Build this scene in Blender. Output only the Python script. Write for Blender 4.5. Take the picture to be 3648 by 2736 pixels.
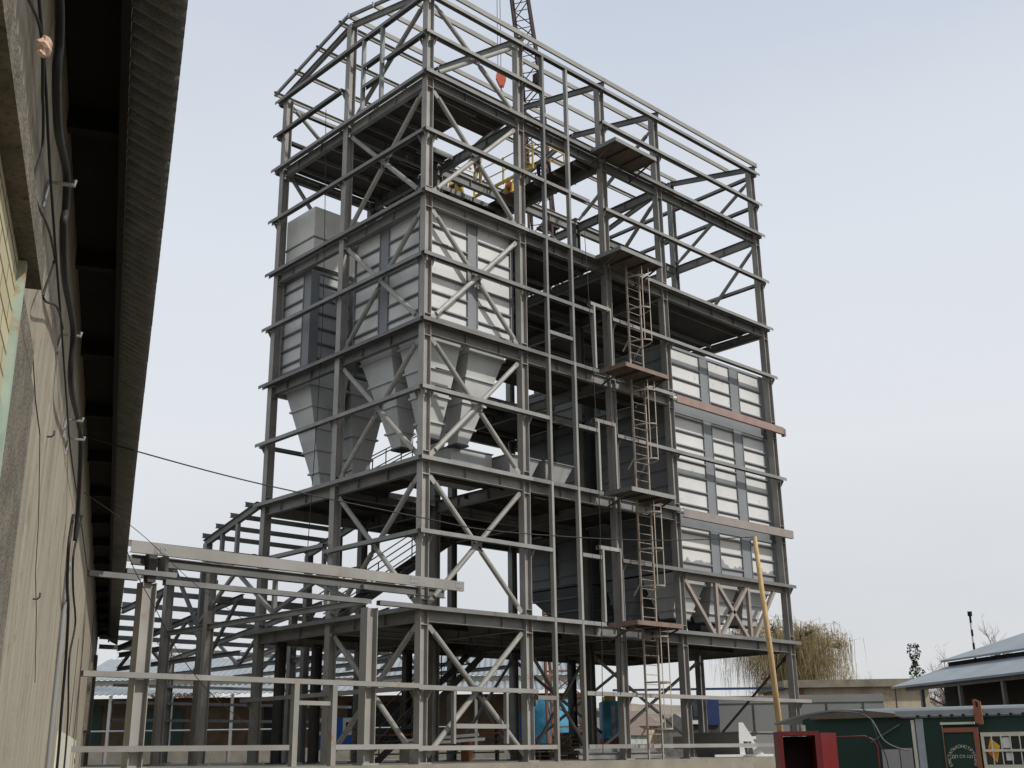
import bpy, math, random
from mathutils import Vector, Matrix, noise
random.seed(7)
rad = math.radians
S = bpy.context.scene
for o in list(bpy.data.objects): bpy.data.objects.remove(o)
COL = S.collection

# ------------------------------------------------------------------ camera
cam = bpy.data.cameras.new('camera'); CAM = bpy.data.objects.new('camera', cam); COL.objects.link(CAM)
yaw, pitch, roll = 0.7614, 0.3134, -0.0132
Fw = Vector((math.sin(yaw)*math.cos(pitch), math.cos(yaw)*math.cos(pitch), math.sin(pitch)))
R0 = Vector((math.cos(yaw), -math.sin(yaw), 0)); U0 = R0.cross(Fw)
Rr = R0*math.cos(roll)+U0*math.sin(roll); Ur = -R0*math.sin(roll)+U0*math.cos(roll)
EYE = Vector((-19.57, -24.25, 0.365))
M = Matrix((Rr, Ur, -Fw)).transposed().to_4x4(); M.translation = EYE
CAM.matrix_world = M
cam.sensor_width = 36; cam.lens = 4049.3/3648*36; cam.clip_start = 0.05; cam.clip_end = 6000
S.camera = CAM

# ------------------------------------------------------------------ light
SUN_EL, SUN_AZ = rad(43), rad(163)          # azimuth from +Y (clockwise towards +X)
sd = Vector((math.sin(SUN_AZ)*math.cos(SUN_EL), math.cos(SUN_AZ)*math.cos(SUN_EL), math.sin(SUN_EL)))
W = bpy.data.worlds.new('World'); S.world = W; W.use_nodes = True
nt = W.node_tree; nt.nodes.clear()
def N(t, **k):
    n = nt.nodes.new(t)
    for a, b in k.items(): setattr(n, a, b)
    return n
sky = N('ShaderNodeTexSky', sky_type='NISHITA', sun_disc=False, sun_elevation=SUN_EL, sun_rotation=SUN_AZ, air_density=1.0, dust_density=2.0, altitude=100)
skys = N('ShaderNodeVectorMath', operation='SCALE'); skys.inputs['Scale'].default_value = 0.10
nt.links.new(sky.outputs[0], skys.inputs[0])
tc = N('ShaderNodeTexCoord'); sep = N('ShaderNodeSeparateXYZ'); nt.links.new(tc.outputs['Generated'], sep.inputs[0])
ramp = N('ShaderNodeValToRGB'); e = ramp.color_ramp.elements
e[0].position = 0.0; e[0].color = (0.72, 0.72, 0.745, 1)
e[1].position = 1.0; e[1].color = (0.38, 0.48, 0.64, 1)
for ps, cc in ((0.12,(0.755,0.755,0.78)),(0.25,(0.90,0.915,0.93)),(0.32,(0.865,0.885,0.93)),(0.41,(0.855,0.90,0.96)),(0.51,(0.765,0.815,0.90)),(0.60,(0.67,0.745,0.855)),(0.78,(0.50,0.60,0.74))):
    x = e.new(ps); x.color = cc+(1,)
nt.links.new(sep.outputs['Z'], ramp.inputs[0])
mp = N('ShaderNodeMapping'); mp.inputs['Scale'].default_value = (2.0, 2.0, 6.0); nt.links.new(tc.outputs['Generated'], mp.inputs[0])
nz = N('ShaderNodeTexNoise'); nz.inputs['Scale'].default_value = 1.3; nz.inputs['Detail'].default_value = 5; nt.links.new(mp.outputs[0], nz.inputs['Vector'])
mr = N('ShaderNodeMapRange'); mr.inputs[1].default_value = 0.35; mr.inputs[2].default_value = 0.7; mr.inputs[3].default_value = 0.0; mr.inputs[4].default_value = 0.40
nt.links.new(nz.outputs[0], mr.inputs[0])
cl = N('ShaderNodeMixRGB'); cl.inputs[2].default_value = (0.93, 0.94, 0.96, 1); nt.links.new(mr.outputs[0], cl.inputs[0]); nt.links.new(ramp.outputs[0], cl.inputs[1])
mx = N('ShaderNodeMixRGB'); mx.inputs[0].default_value = 0.80
nt.links.new(skys.outputs[0], mx.inputs[1]); nt.links.new(cl.outputs[0], mx.inputs[2])
bg = N('ShaderNodeBackground'); bg.inputs[1].default_value = 1.0; nt.links.new(mx.outputs[0], bg.inputs[0])
out = N('ShaderNodeOutputWorld'); nt.links.new(bg.outputs[0], out.inputs[0])
sl = bpy.data.lights.new('sun', 'SUN'); sl.energy = 3.3; sl.angle = rad(2.0); sl.color = (1.0, 0.965, 0.92)
so = bpy.data.objects.new('sun', sl); COL.objects.link(so); so.rotation_euler = (-sd).to_track_quat('-Z', 'Y').to_euler(); so.location = (0, -40, 60)
S.view_settings.view_transform = 'Standard'; S.view_settings.look = 'None'; S.view_settings.gamma = 1
S.view_settings.exposure = 0.0
S.render.engine = 'CYCLES'
S.cycles.max_bounces = 5

# ------------------------------------------------------------------ materials
def mat(name, col, rough=0.6, metal=0.0, var=0.12, scale=2.5, spots=None, spot_amt=0.0, spot_scale=6, bump=0.0, bscale=20, streak=0.0, spec=0.4, orand=0.0):
    m = bpy.data.materials.new(name); m.use_nodes = True; t = m.node_tree; b = t.nodes['Principled BSDF']
    b.inputs['Roughness'].default_value = rough; b.inputs['Metallic'].default_value = metal
    b.inputs['Specular IOR Level'].default_value = spec
    tc = t.nodes.new('ShaderNodeTexCoord'); n1 = t.nodes.new('ShaderNodeTexNoise'); n1.inputs['Scale'].default_value = scale; n1.inputs['Detail'].default_value = 6
    mpn = t.nodes.new('ShaderNodeMapping'); t.links.new(tc.outputs['Object'], mpn.inputs[0])
    if streak: mpn.inputs['Scale'].default_value = (streak, streak, 0.35)
    t.links.new(mpn.outputs[0], n1.inputs['Vector'])
    cr = t.nodes.new('ShaderNodeValToRGB'); cr.color_ramp.elements[0].position = 0.3; cr.color_ramp.elements[1].position = 0.7
    cr.color_ramp.elements[0].color = tuple(c*(1-var) for c in col)+(1,); cr.color_ramp.elements[1].color = tuple(min(1, c*(1+var)) for c in col)+(1,)
    t.links.new(n1.outputs[0], cr.inputs[0]); last = cr.outputs[0]
    if spots:
        n2 = t.nodes.new('ShaderNodeTexNoise'); n2.inputs['Scale'].default_value = spot_scale; n2.inputs['Detail'].default_value = 8; n2.inputs['Roughness'].default_value = 0.7
        t.links.new(tc.outputs['Object'], n2.inputs['Vector'])
        r2 = t.nodes.new('ShaderNodeMapRange'); r2.inputs[1].default_value = 0.62-0.16*spot_amt; r2.inputs[2].default_value = 0.75-0.1*spot_amt
        t.links.new(n2.outputs[0], r2.inputs[0]); mm = t.nodes.new('ShaderNodeMixRGB'); mm.inputs[2].default_value = tuple(spots)+(1,)
        t.links.new(r2.outputs[0], mm.inputs[0]); t.links.new(last, mm.inputs[1]); last = mm.outputs[0]
    if orand:                                   # batch-to-batch tone difference between members
        oi = t.nodes.new('ShaderNodeObjectInfo'); r3 = t.nodes.new('ShaderNodeMapRange'); r3.inputs[3].default_value = 1-orand; r3.inputs[4].default_value = 1+orand
        t.links.new(oi.outputs['Random'], r3.inputs[0]); vs_ = t.nodes.new('ShaderNodeVectorMath'); vs_.operation = 'SCALE'
        t.links.new(last, vs_.inputs[0]); t.links.new(r3.outputs[0], vs_.inputs['Scale']); last = vs_.outputs[0]
    t.links.new(last, b.inputs['Base Color'])
    if bump:
        n3 = t.nodes.new('ShaderNodeTexNoise'); n3.inputs['Scale'].default_value = bscale; n3.inputs['Detail'].default_value = 5; t.links.new(tc.outputs['Object'], n3.inputs['Vector'])
        bp = t.nodes.new('ShaderNodeBump'); bp.inputs['Strength'].default_value = bump; bp.inputs['Distance'].default_value = 0.02
        t.links.new(n3.outputs[0], bp.inputs['Height']); t.links.new(bp.outputs[0], b.inputs['Normal'])
    return m
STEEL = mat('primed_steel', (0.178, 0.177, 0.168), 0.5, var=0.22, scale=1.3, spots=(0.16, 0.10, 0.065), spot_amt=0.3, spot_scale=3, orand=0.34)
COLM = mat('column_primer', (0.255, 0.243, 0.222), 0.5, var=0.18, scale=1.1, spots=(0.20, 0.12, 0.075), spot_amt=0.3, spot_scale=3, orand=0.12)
HOPM = mat('hopper_paint', (0.43, 0.435, 0.42), 0.45, var=0.09, scale=1.2, spots=(0.27, 0.25, 0.21), spot_amt=0.1, spot_scale=3, bump=0.12, bscale=3)
TUBE = mat('tube_steel', (0.26, 0.252, 0.225), 0.5, var=0.15, spots=(0.17, 0.12, 0.085), spot_amt=0.3, orand=0.2)
PALE = mat('pale_primed_steel', (0.245, 0.235, 0.21), 0.6, var=0.16, scale=0.9, spots=(0.26, 0.13, 0.08), spot_amt=0.15, spot_scale=2, orand=0.2)
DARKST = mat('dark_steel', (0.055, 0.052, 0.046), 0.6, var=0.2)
DECK = mat('deck_plate', (0.05, 0.045, 0.036), 0.75, var=0.25, scale=0.8, spots=(0.035, 0.025, 0.018), spot_amt=0.6)  # base colour darkened to carry the deep shade under the floors
PLAT = mat('platform_steel', (0.12, 0.10, 0.075), 0.7, var=0.2, spots=(0.22, 0.12, 0.06), spot_amt=0.6)
RED = mat('red_oxide_primer', (0.265, 0.18, 0.15), 0.65, var=0.12)
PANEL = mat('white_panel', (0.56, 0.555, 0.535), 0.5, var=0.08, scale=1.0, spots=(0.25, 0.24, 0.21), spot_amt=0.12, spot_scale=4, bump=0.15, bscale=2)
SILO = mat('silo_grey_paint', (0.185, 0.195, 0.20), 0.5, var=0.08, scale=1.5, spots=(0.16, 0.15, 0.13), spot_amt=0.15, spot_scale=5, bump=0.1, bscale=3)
SILOW = mat('silo_light_paint', (0.37, 0.375, 0.365), 0.45, var=0.10, scale=1.2, spots=(0.22, 0.20, 0.17), spot_amt=0.1, spot_scale=3, bump=0.12, bscale=3)
CONC = mat('concrete', (0.23, 0.21, 0.165), 0.9, var=0.18, scale=1.2, spots=(0.14, 0.13, 0.11), spot_amt=0.35, bump=0.4)
WALLM = mat('stained_plaster', (0.315, 0.28, 0.21), 0.9, var=0.22, scale=2.2, streak=2.0, spots=(0.15, 0.135, 0.105), spot_amt=0.35, spot_scale=3, bump=0.3, bscale=18)
ROUGHC = mat('rough_concrete', (0.17, 0.15, 0.11), 0.95, var=0.3, scale=4, spots=(0.06, 0.055, 0.045), spot_amt=0.7, spot_scale=25, bump=1.0, bscale=40)
ETERN = mat('fibre_cement_sheet', (0.215, 0.215, 0.205), 0.95, var=0.2, scale=5, spots=(0.12, 0.12, 0.105), spot_amt=0.7, spot_scale=60, bump=0.5, bscale=60)
WOODD = mat('shade_darkened_wood', (0.014, 0.010, 0.007), 0.9, var=0.35, scale=3)  # wood taken near black, the eave recess's shade put into its colour
CABLE = mat('black_cable', (0.02, 0.02, 0.02), 0.6, var=0.2)
GALV = mat('galvanised', (0.42, 0.43, 0.43), 0.35, metal=0.6, var=0.08)
YEL = mat('yellow_paint', (0.46, 0.32, 0.04), 0.5, var=0.12, spots=(0.3, 0.2, 0.05), spot_amt=0.3)
ORG = mat('orange_paint', (0.52, 0.11, 0.06), 0.5, var=0.1, spots=(0.2, 0.07, 0.05), spot_amt=0.2)
CRANEM = mat('crane_brown_paint', (0.035, 0.014, 0.013), 0.6, var=0.3)
RUSTM = mat('crane_rusty_paint', (0.22, 0.085, 0.04), 0.7, var=0.3)
GREEN = mat('green_paint', (0.010, 0.038, 0.028), 0.55, var=0.12, scale=1.5, spots=(0.01, 0.04, 0.03), spot_amt=0.3)
BROWNP = mat('brown_door_paint', (0.27, 0.105, 0.055), 0.6, var=0.1)
REDP = mat('red_paint', (0.125, 0.009, 0.009), 0.5, var=0.15)
REDD = mat('dark_red_paint', (0.035, 0.006, 0.008), 0.7, var=0.2)
WHITE = mat('white_paint', (0.75, 0.74, 0.70), 0.5, var=0.05)
CREAM = mat('cream_paint', (0.62, 0.60, 0.48), 0.55, var=0.08, spots=(0.35, 0.33, 0.25), spot_amt=0.2)
PALEG = mat('pale_green_frame', (0.34, 0.42, 0.34), 0.6, var=0.15, scale=4, spots=(0.35, 0.17, 0.05), spot_amt=0.45, spot_scale=3)
BLUE = mat('blue_paint', (0.02, 0.14, 0.50), 0.45, var=0.06)
BLUED = mat('dark_blue_paint', (0.02, 0.04, 0.12), 0.5, var=0.1)
TARP = mat('light_blue_tarpaulin', (0.035, 0.21, 0.33), 0.65, var=0.4, scale=2.5, bump=1.0, bscale=3)
GLASS = mat('dark_glass', (0.02, 0.024, 0.03), 0.12, var=0.2, spec=0.8)
BLACK = mat('black_void', (0.012, 0.012, 0.012), 0.9)
TIMBER = mat('yellow_timber', (0.50, 0.345, 0.165), 0.75, var=0.2, scale=2, streak=8, spots=(0.3, 0.16, 0.06), spot_amt=0.3)
ROOFG = mat('grey_corrugated_roof', (0.25, 0.275, 0.285), 0.55, var=0.12, scale=0.6, spots=(0.22, 0.24, 0.25), spot_amt=0.4, spot_scale=1.5)
BRICK = mat('orange_brick', (0.115, 0.078, 0.048), 0.9, var=0.25, scale=1.2, spots=(0.06, 0.04, 0.025), spot_amt=0.4, spot_scale=1.5)
BEIGE = mat('beige_concrete_panel', (0.40, 0.34, 0.24), 0.9, var=0.2, scale=0.6, streak=2, spots=(0.2, 0.17, 0.12), spot_amt=0.4, spot_scale=1)
GREYV = mat('grey_van_paint', (0.20, 0.20, 0.19), 0.6, var=0.1, scale=0.6)
GROUND = mat('ground_soil', (0.12, 0.105, 0.08), 0.95, var=0.3, scale=0.4, spots=(0.10, 0.09, 0.06), spot_amt=0.6, spot_scale=1.2, bump=0.5, bscale=5)
BARK = mat('bark', (0.10, 0.075, 0.045), 0.9, var=0.3)
TWIG = mat('willow_twig', (0.26, 0.205, 0.10), 0.9, var=0.25, scale=1)
TWIGD = mat('bare_twig', (0.17, 0.11, 0.075), 0.9, var=0.25, scale=1)
CONIF = mat('dark_conifer', (0.04, 0.055, 0.025), 0.9, var=0.4)
SKIN = mat('skin', (0.50, 0.30, 0.21), 0.6)
CLGREY = mat('grey_workwear', (0.17, 0.165, 0.16), 0.9, var=0.25, scale=6)
CLTAN = mat('tan_workwear', (0.33, 0.25, 0.13), 0.9, var=0.2, scale=6)
CLDARK = mat('dark_workwear', (0.02, 0.022, 0.03), 0.9, var=0.2)
HAIRM = mat('dark_hair', (0.03, 0.02, 0.015), 0.8)
HELM = mat('orange_helmet_plastic', (0.75, 0.16, 0.04), 0.35)
PINK = mat('pinkish_plastic_wrap', (0.62, 0.42, 0.32), 0.35, var=0.3, scale=30)
FLAGY = mat('yellow_red_banner', (0.75, 0.42, 0.04), 0.6, var=0.1, scale=3, spots=(0.6, 0.06, 0.02), spot_amt=0.8, spot_scale=4)

def wavy_panel():
    m = mat('white_panel_wavy_stain', (0.53, 0.52, 0.485), 0.55, var=0.05, scale=1.0)
    t = m.node_tree; b = t.nodes['Principled BSDF']; src = b.inputs['Base Color'].links[0].from_socket
    tc = t.nodes.new('ShaderNodeTexCoord'); sp = t.nodes.new('ShaderNodeSeparateXYZ'); t.links.new(tc.outputs['Object'], sp.inputs[0])
    n = t.nodes.new('ShaderNodeTexNoise'); n.inputs['Scale'].default_value = 1.6; t.links.new(tc.outputs['Object'], n.inputs['Vector'])
    a = t.nodes.new('ShaderNodeMath'); a.operation = 'MULTIPLY_ADD'; a.inputs[1].default_value = 1.1; t.links.new(n.outputs[0], a.inputs[0]); t.links.new(sp.outputs['Z'], a.inputs[2])
    g = t.nodes.new('ShaderNodeMapRange'); g.inputs[1].default_value = 7.34; g.inputs[2].default_value = 7.30; t.links.new(a.outputs[0], g.inputs[0])
    mm = t.nodes.new('ShaderNodeMixRGB'); mm.inputs[2].default_value = (0.235, 0.24, 0.24, 1)
    t.links.new(g.outputs[0], mm.inputs[0]); t.links.new(src, mm.inputs[1]); t.links.new(mm.outputs[0], b.inputs['Base Color'])
    return m
PANELW = wavy_panel()
def brickface():
    m = mat('pale_facing_brick', (0.50, 0.45, 0.27), 0.85, var=0.12)
    t = m.node_tree; b = t.nodes['Principled BSDF']
    tc = t.nodes.new('ShaderNodeTexCoord'); br = t.nodes.new('ShaderNodeTexBrick')
    t.links.new(tc.outputs['UV'], br.inputs['Vector']); br.inputs['Color1'].default_value = (0.50, 0.45, 0.27, 1); br.inputs['Color2'].default_value = (0.43, 0.38, 0.23, 1)
    br.inputs['Mortar'].default_value = (0.12, 0.09, 0.06, 1); br.inputs['Scale'].default_value = 1; br.inputs['Mortar Size'].default_value = 0.011
    br.inputs['Brick Width'].default_value = 0.44; br.inputs['Row Height'].default_value = 0.125
    t.links.new(br.outputs[0], b.inputs['Base Color'])
    return m
BRK = brickface()

# ------------------------------------------------------------------ mesh helpers
class MB:
    def __init__(s): s.v = []; s.f = []
    def add(s, vs, fs):
        n = len(s.v); s.v += [tuple(v) for v in vs]; s.f += [tuple(i+n for i in f) for f in fs]; return s
    def box(s, x0, x1, y0, y1, z0, z1):
        v = [(x0,y0,z0),(x1,y0,z0),(x1,y1,z0),(x0,y1,z0),(x0,y0,z1),(x1,y0,z1),(x1,y1,z1),(x0,y1,z1)]
        return s.add(v, [(0,3,2,1),(4,5,6,7),(0,1,5,4),(1,2,6,5),(2,3,7,6),(3,0,4,7)])
    def obox(s, c, u, v, w):       # centre + three half vectors
        c, u, v, w = map(Vector, (c, u, v, w))
        vs = [c+a*u+b*v+d*w for d in (-1,1) for (a,b) in ((-1,-1),(1,-1),(1,1),(-1,1))]
        return s.add(vs, [(0,3,2,1),(4,5,6,7),(0,1,5,4),(1,2,6,5),(2,3,7,6),(3,0,4,7)])
    def sweep(s, a, b, prof, up=(0,0,1)):
        a, b, up = Vector(a), Vector(b), Vector(up); d = (b-a).normalized()
        u = d.cross(up).normalized(); v = u.cross(d)
        n = len(prof); vs = [p+u*q[0]+v*q[1] for p in (a, b) for q in prof]
        fs = [(i, (i+1)%n, n+(i+1)%n, n+i) for i in range(n)]+[tuple(range(n))[::-1], tuple(range(n, 2*n))]
        return s.add(vs, fs)
    def tube(s, pts, r, n=8, r2=None):
        pts = [Vector(p) for p in pts]; rings = []; up = None
        for i, p in enumerate(pts):
            d = (pts[min(i+1, len(pts)-1)]-pts[max(i-1, 0)]).normalized()
            if up is None: up = Vector((0,0,1)) if abs(d.z) < 0.9 else Vector((1,0,0))
            u = d.cross(up).normalized(); up = u.cross(d)
            rr = r if r2 is None else r+(r2-r)*i/(len(pts)-1)
            rings.append([p+(u*math.cos(2*math.pi*k/n)+up*math.sin(2*math.pi*k/n))*rr for k in range(n)])
        vs = [q for r_ in rings for q in r_]; fs = []
        for i in range(len(pts)-1):
            for k in range(n): fs.append((i*n+k, i*n+(k+1)%n, (i+1)*n+(k+1)%n, (i+1)*n+k))
        fs += [tuple(range(n))[::-1], tuple(range(len(vs)-n, len(vs)))]
        return s.add(vs, fs)
    def poly(s, pts, off):        # flat polygon given thickness vector off
        pts = [Vector(p) for p in pts]; off = Vector(off); n = len(pts)
        return s.add(pts+[p+off for p in pts], [tuple(range(n))[::-1], tuple(range(n, 2*n))]+[(i, (i+1)%n, n+(i+1)%n, n+i) for i in range(n)])
    def frustum(s, x0, x1, y0, y1, z1, X0, X1, Y0, Y1, z0):   # top rect at z1, bottom rect (X,Y) at z0
        v = [(X0,Y0,z0),(X1,Y0,z0),(X1,Y1,z0),(X0,Y1,z0),(x0,y0,z1),(x1,y0,z1),(x1,y1,z1),(x0,y1,z1)]
        return s.add(v, [(0,3,2,1),(4,5,6,7),(0,1,5,4),(1,2,6,5),(2,3,7,6),(3,0,4,7)])
    def build(s, name, m, parent=None, smooth=False, recalc=True):
        me = bpy.data.meshes.new(name); me.from_pydata(s.v, [], s.f); me.update()
        if recalc:
            import bmesh
            bm = bmesh.new(); bm.from_mesh(me); bmesh.ops.recalc_face_normals(bm, faces=bm.faces); bm.to_mesh(me); bm.free()
        me.materials.append(m)
        if smooth:
            for p in me.polygons: p.use_smooth = True
        o = bpy.data.objects.new(name, me); COL.objects.link(o)
        if parent: o.parent = parent; o.matrix_parent_inverse = parent.matrix_basis.inverted()
        return o
def I(h, b, tf=0.018, tw=0.012):
    return [(-b/2,-h/2),(b/2,-h/2),(b/2,-h/2+tf),(tw/2,-h/2+tf),(tw/2,h/2-tf),(b/2,h/2-tf),(b/2,h/2),(-b/2,h/2),(-b/2,h/2-tf),(-tw/2,h/2-tf),(-tw/2,-h/2+tf),(-b/2,-h/2+tf)]
def Cdown(w, h, t=0.008):       # channel with web on top
    return [(-w/2,-h),(-w/2+t,-h),(-w/2+t,-t),(w/2-t,-t),(w/2-t,-h),(w/2,-h),(w/2,0),(-w/2,0)]
def Cside(h, b, t=0.01, s=1):   # channel with vertical web at u=0, flanges towards s*u
    return [(0,-h/2),(s*b,-h/2),(s*b,-h/2+t),(s*t,-h/2+t),(s*t,h/2-t),(s*b,h/2-t),(s*b,h/2),(0,h/2)]
def Rp(w, h): return [(-w/2,-h/2),(w/2,-h/2),(w/2,h/2),(-w/2,h/2)]
def empty(name, loc, label, cat, group=None):
    o = bpy.data.objects.new(name, None); COL.objects.link(o); o.location = loc; o.empty_display_size = 0.3
    o['label'] = label; o['category'] = cat
    if group: o['group'] = group
    return o
def tag(o, label, cat, group=None):
    o['label'] = label; o['category'] = cat
    if group: o['group'] = group
    return o
def struct(o, kind='structure'): o['kind'] = kind; return o
def lbl(o, s): o['label'] = s; return o

# ================================================================== SETTING
mb = MB(); n = 60; 
mb.add([(-900,-900,-1.26),(1500,-900,-1.26),(1500,1500,-1.26),(-900,1500,-1.26)], [(0,1,2,3)])
struct(mb.build('ground', GROUND, recalc=False))
# raised concrete slab that carries tower and hall frame
sl_ = MB().box(-16, 19.2, -0.72, 26, -1.4, 0.10)
struct(sl_.build('concrete_slab', CONC))

# ================================================================== TOWER
CX = [0.31, 4.30, 8.50, 11.65, 18.10]; CY = [0.31, 4.60, 8.62]
XE = 18.4; YE = 9.07
FL = [4.2, 8.4, 12.6, 16.8, 21.0]
TW = empty('steel_tower_frame', (0, 0, 0.1), 'tall unclad grey steel frame of a five storey process tower with pitched roof frame', 'steel frame')
colI = I(0.275, 0.25, 0.02, 0.014)
for i, cx in enumerate(CX):
    for j, cy in enumerate(CY):
        top = 23.95 if j != 1 else 25.05
        if j == 1 and i in (1, 3): top = 21.0
        c = MB().sweep((cx,cy,0.12), (cx,cy,top), colI, up=(1,0,0))
        c.box(cx-0.22, cx+0.22, cy-0.22, cy+0.22, 0.102, 0.14)
        for z in FL:               # splice plates / stiffeners between flanges
            for dz in (-0.12, -0.50, 0.18):
                c.box(cx-0.117, cx+0.117, cy-0.124, cy-0.008, z+dz, z+dz+0.02)
                c.box(cx-0.117, cx+0.117, cy+0.008, cy+0.124, z+dz, z+dz+0.02)
        for z in (2.1, 6.3, 10.5, 14.7, 18.9, 22.45):
            if j == 0:
                for dx in (-0.16, 0.15): c.poly([(cx+dx,0.19,z-0.12),(cx+dx,0.03,z-0.12),(cx+dx,0.19,z-0.36)], (0.012,0,0))
            if i == 0:
                for dy in (-0.16, 0.15): c.poly([(0.19,cy+dy,z-0.12),(0.03,cy+dy,z-0.12),(0.19,cy+dy,z-0.36)], (0,0.012,0))
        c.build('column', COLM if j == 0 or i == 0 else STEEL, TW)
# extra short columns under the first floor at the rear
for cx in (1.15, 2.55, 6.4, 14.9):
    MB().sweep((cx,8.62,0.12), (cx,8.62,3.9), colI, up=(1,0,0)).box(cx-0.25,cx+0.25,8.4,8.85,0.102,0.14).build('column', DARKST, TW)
gp = Cdown(0.17, 0.12)
def girtx(x0, x1, z, y=0.0, m=STEEL, nm='girt'): return MB().sweep((x0,y+0.075,z), (x1,y+0.075,z), gp).build(nm, m, TW)
def girty(y0, y1, z, x=0.0, m=STEEL, nm='girt'): return MB().sweep((x+0.075,y0,z), (x+0.075,y1,z), gp).build(nm, m, TW)
# right hand face: segments per level
SEG = {0.56:[(0,5.2),(6.52,8.6),(8.62,18.0)], 2.1:[(0,4.45),(6.52,8.6),(8.62,18.75)], 4.2:[(0,4.4),(4.41,7.5),(9.6,XE)], 6.3:[(0,5.18),(6.52,7.4),(8.42,XE)],
 8.4:[(0,4.4),(4.41,7.6),(9.6,11.6)], 10.5:[(0,5.18),(6.52,7.45),(8.42,XE)], 12.6:[(0,4.4),(4.41,7.6),(9.0,11.6)], 14.7:[(0,4.4),(4.41,7.45),(8.42,XE)],
 16.8:[(0,4.4),(4.41,8.5),(8.51,11.8),(11.81,XE)], 18.9:[(0,4.4),(4.41,7.45),(8.3,XE)], 21.0:[(0,4.4),(4.41,8.5),(8.51,11.8),(11.81,XE)], 22.45:[(0,4.4),(4.41,5.2),(8.3,XE)], 23.89:[(0,4.4),(4.41,8.5),(8.51,11.8),(11.81,XE)]}
for z, sg in SEG.items():
    for a, b in sg: girtx(a, b, z, m=(PALE if z < 2.5 else STEEL))
girtx(4.42, 5.18, 1.93)
for z in (2.1, 4.2, 8.4, 10.5, 12.6, 14.7, 16.8, 18.9, 21.0, 23.89):
    y1 = 8.95 if z in (8.4,) else YE
    girty(0.16, y1, z)
girty(0.16, 4.75, 6.3); girty(4.75, 8.9, 6.52); girty(0.16, 2.3, 22.45); girty(4.7, YE, 22.45)
for z in (18.9, 22.45, 23.89): girty(0.16, 8.9, z, x=18.2)
for z in (16.8,21.0): girty(0.16, 8.9, z, x=18.2)
for z in (8.4, 10.5, 21.0, 22.45, 23.89): girtx(0.2, 4.4 if z < 12 else 18.2, z, y=8.92)
# floor beams
def beamx(x0, x1, y, z, h=0.34, m=STEEL, stiff=1.4):
    b = MB().sweep((x0,y,z-0.07-h/2), (x1,y,z-0.07-h/2), I(h, 0.17, 0.014, 0.01))
    k = x0+stiff
    while k < x1-0.5 and stiff: b.box(k, k+0.014, y-0.083, y+0.083, z-0.07-h+0.014, z-0.07-0.014); k += stiff
    return b.build('floor_beam', m, TW)
def beamy(y0, y1, x, z, h=0.34, m=STEEL, stiff=1.45):
    b = MB().sweep((x,y0,z-0.07-h/2), (x,y1,z-0.07-h/2), I(h, 0.17, 0.014, 0.01))
    k = y0+stiff
    while k < y1-0.5 and stiff: b.box(x-0.083, x+0.083, k, k+0.014, z-0.07-h+0.014, z-0.07-0.014); k += stiff
    return b.build('floor_beam', m, TW)
for z in FL:
    for i in range(4):
        for j, cy in enumerate(CY):
            if z in (12.6, 8.4) and i == 3 and j < 2: continue
            beamx(CX[i]+0.16, CX[i+1]-0.16, cy, z)
    for i, cx in enumerate(CX):
        for j in range(2):
            if i in (1,) and z == 12.6: continue
            beamy(CY[j]+0.15, CY[j+1]-0.15, cx, z)
for (x0, x1, y, z) in ((11.81, 18.4, 0.02, 12.55), ):
    MB().sweep((x0-0.15,y-0.1,z-0.14), (x1,y-0.1,z-0.14), Cside(0.28, 0.12, 0.014, -1)).box(18.4,18.5,-0.1,0.06,12.2,12.5).build('red_primed_channel', RED, TW)
MB().sweep((11.66,-0.08,8.24), (XE+0.02,-0.08,8.24), Cside(0.30, 0.12, 0.014, -1)).build('bunker_support_channel', mat('taupe_primer', (0.24,0.21,0.185), 0.6), TW)
# decks: (x0,x1,y0,y1) per floor
DK = {4.2:[(0.45,18.2,0.45,8.8)], 8.4:[(0.45,4.15,0.45,2.0),(0.45,2.2,2.0,8.8),(4.15,11.5,0.45,8.8),(2.2,4.15,4.4,8.8)],
      12.6:[(4.45,11.5,0.45,3.0),(4.45,11.5,4.75,8.8)], 16.8:[(4.45,8.35,0.45,8.5),(8.65,17.95,0.45,8.5)],
      21.0:[(0.45,2.9,0.45,8.5),(2.9,4.1,0.45,1.9),(2.9,8.9,5.6,8.5),(2.9,4.2,3.65,5.6),(7.7,8.9,0.45,5.6)]}
for z, rs in DK.items():
    for (x0, x1, y0, y1) in rs:
        d = MB(); k = x0              # plates 1.5 m wide with small gaps
        while k < x1-0.05:
            k2 = min(k+1.5, x1); d.box(k+0.006, k2-0.006, y0, y1, z-0.07, z-0.055); k = k2
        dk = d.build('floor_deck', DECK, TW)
        ny = max(1, int((y1-y0)/0.9)) if z > 20 else max(1, int((y1-y0)/1.4))
        for q in range(ny):
            yy = y0+(q+0.5)*(y1-y0)/ny
            MB().sweep((x0,yy,z-0.15), (x1,yy,z-0.15), Cside(0.14, 0.06)).build('joist', DARKST if z < 12 else STEEL, dk)  # lower joists use the darker steel to deepen the shade under the decks
        MB().box(x0, x1, y0-0.02, y0-0.005, z-0.24, z-0.045).build('edge_plate', STEEL, dk)
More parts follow.
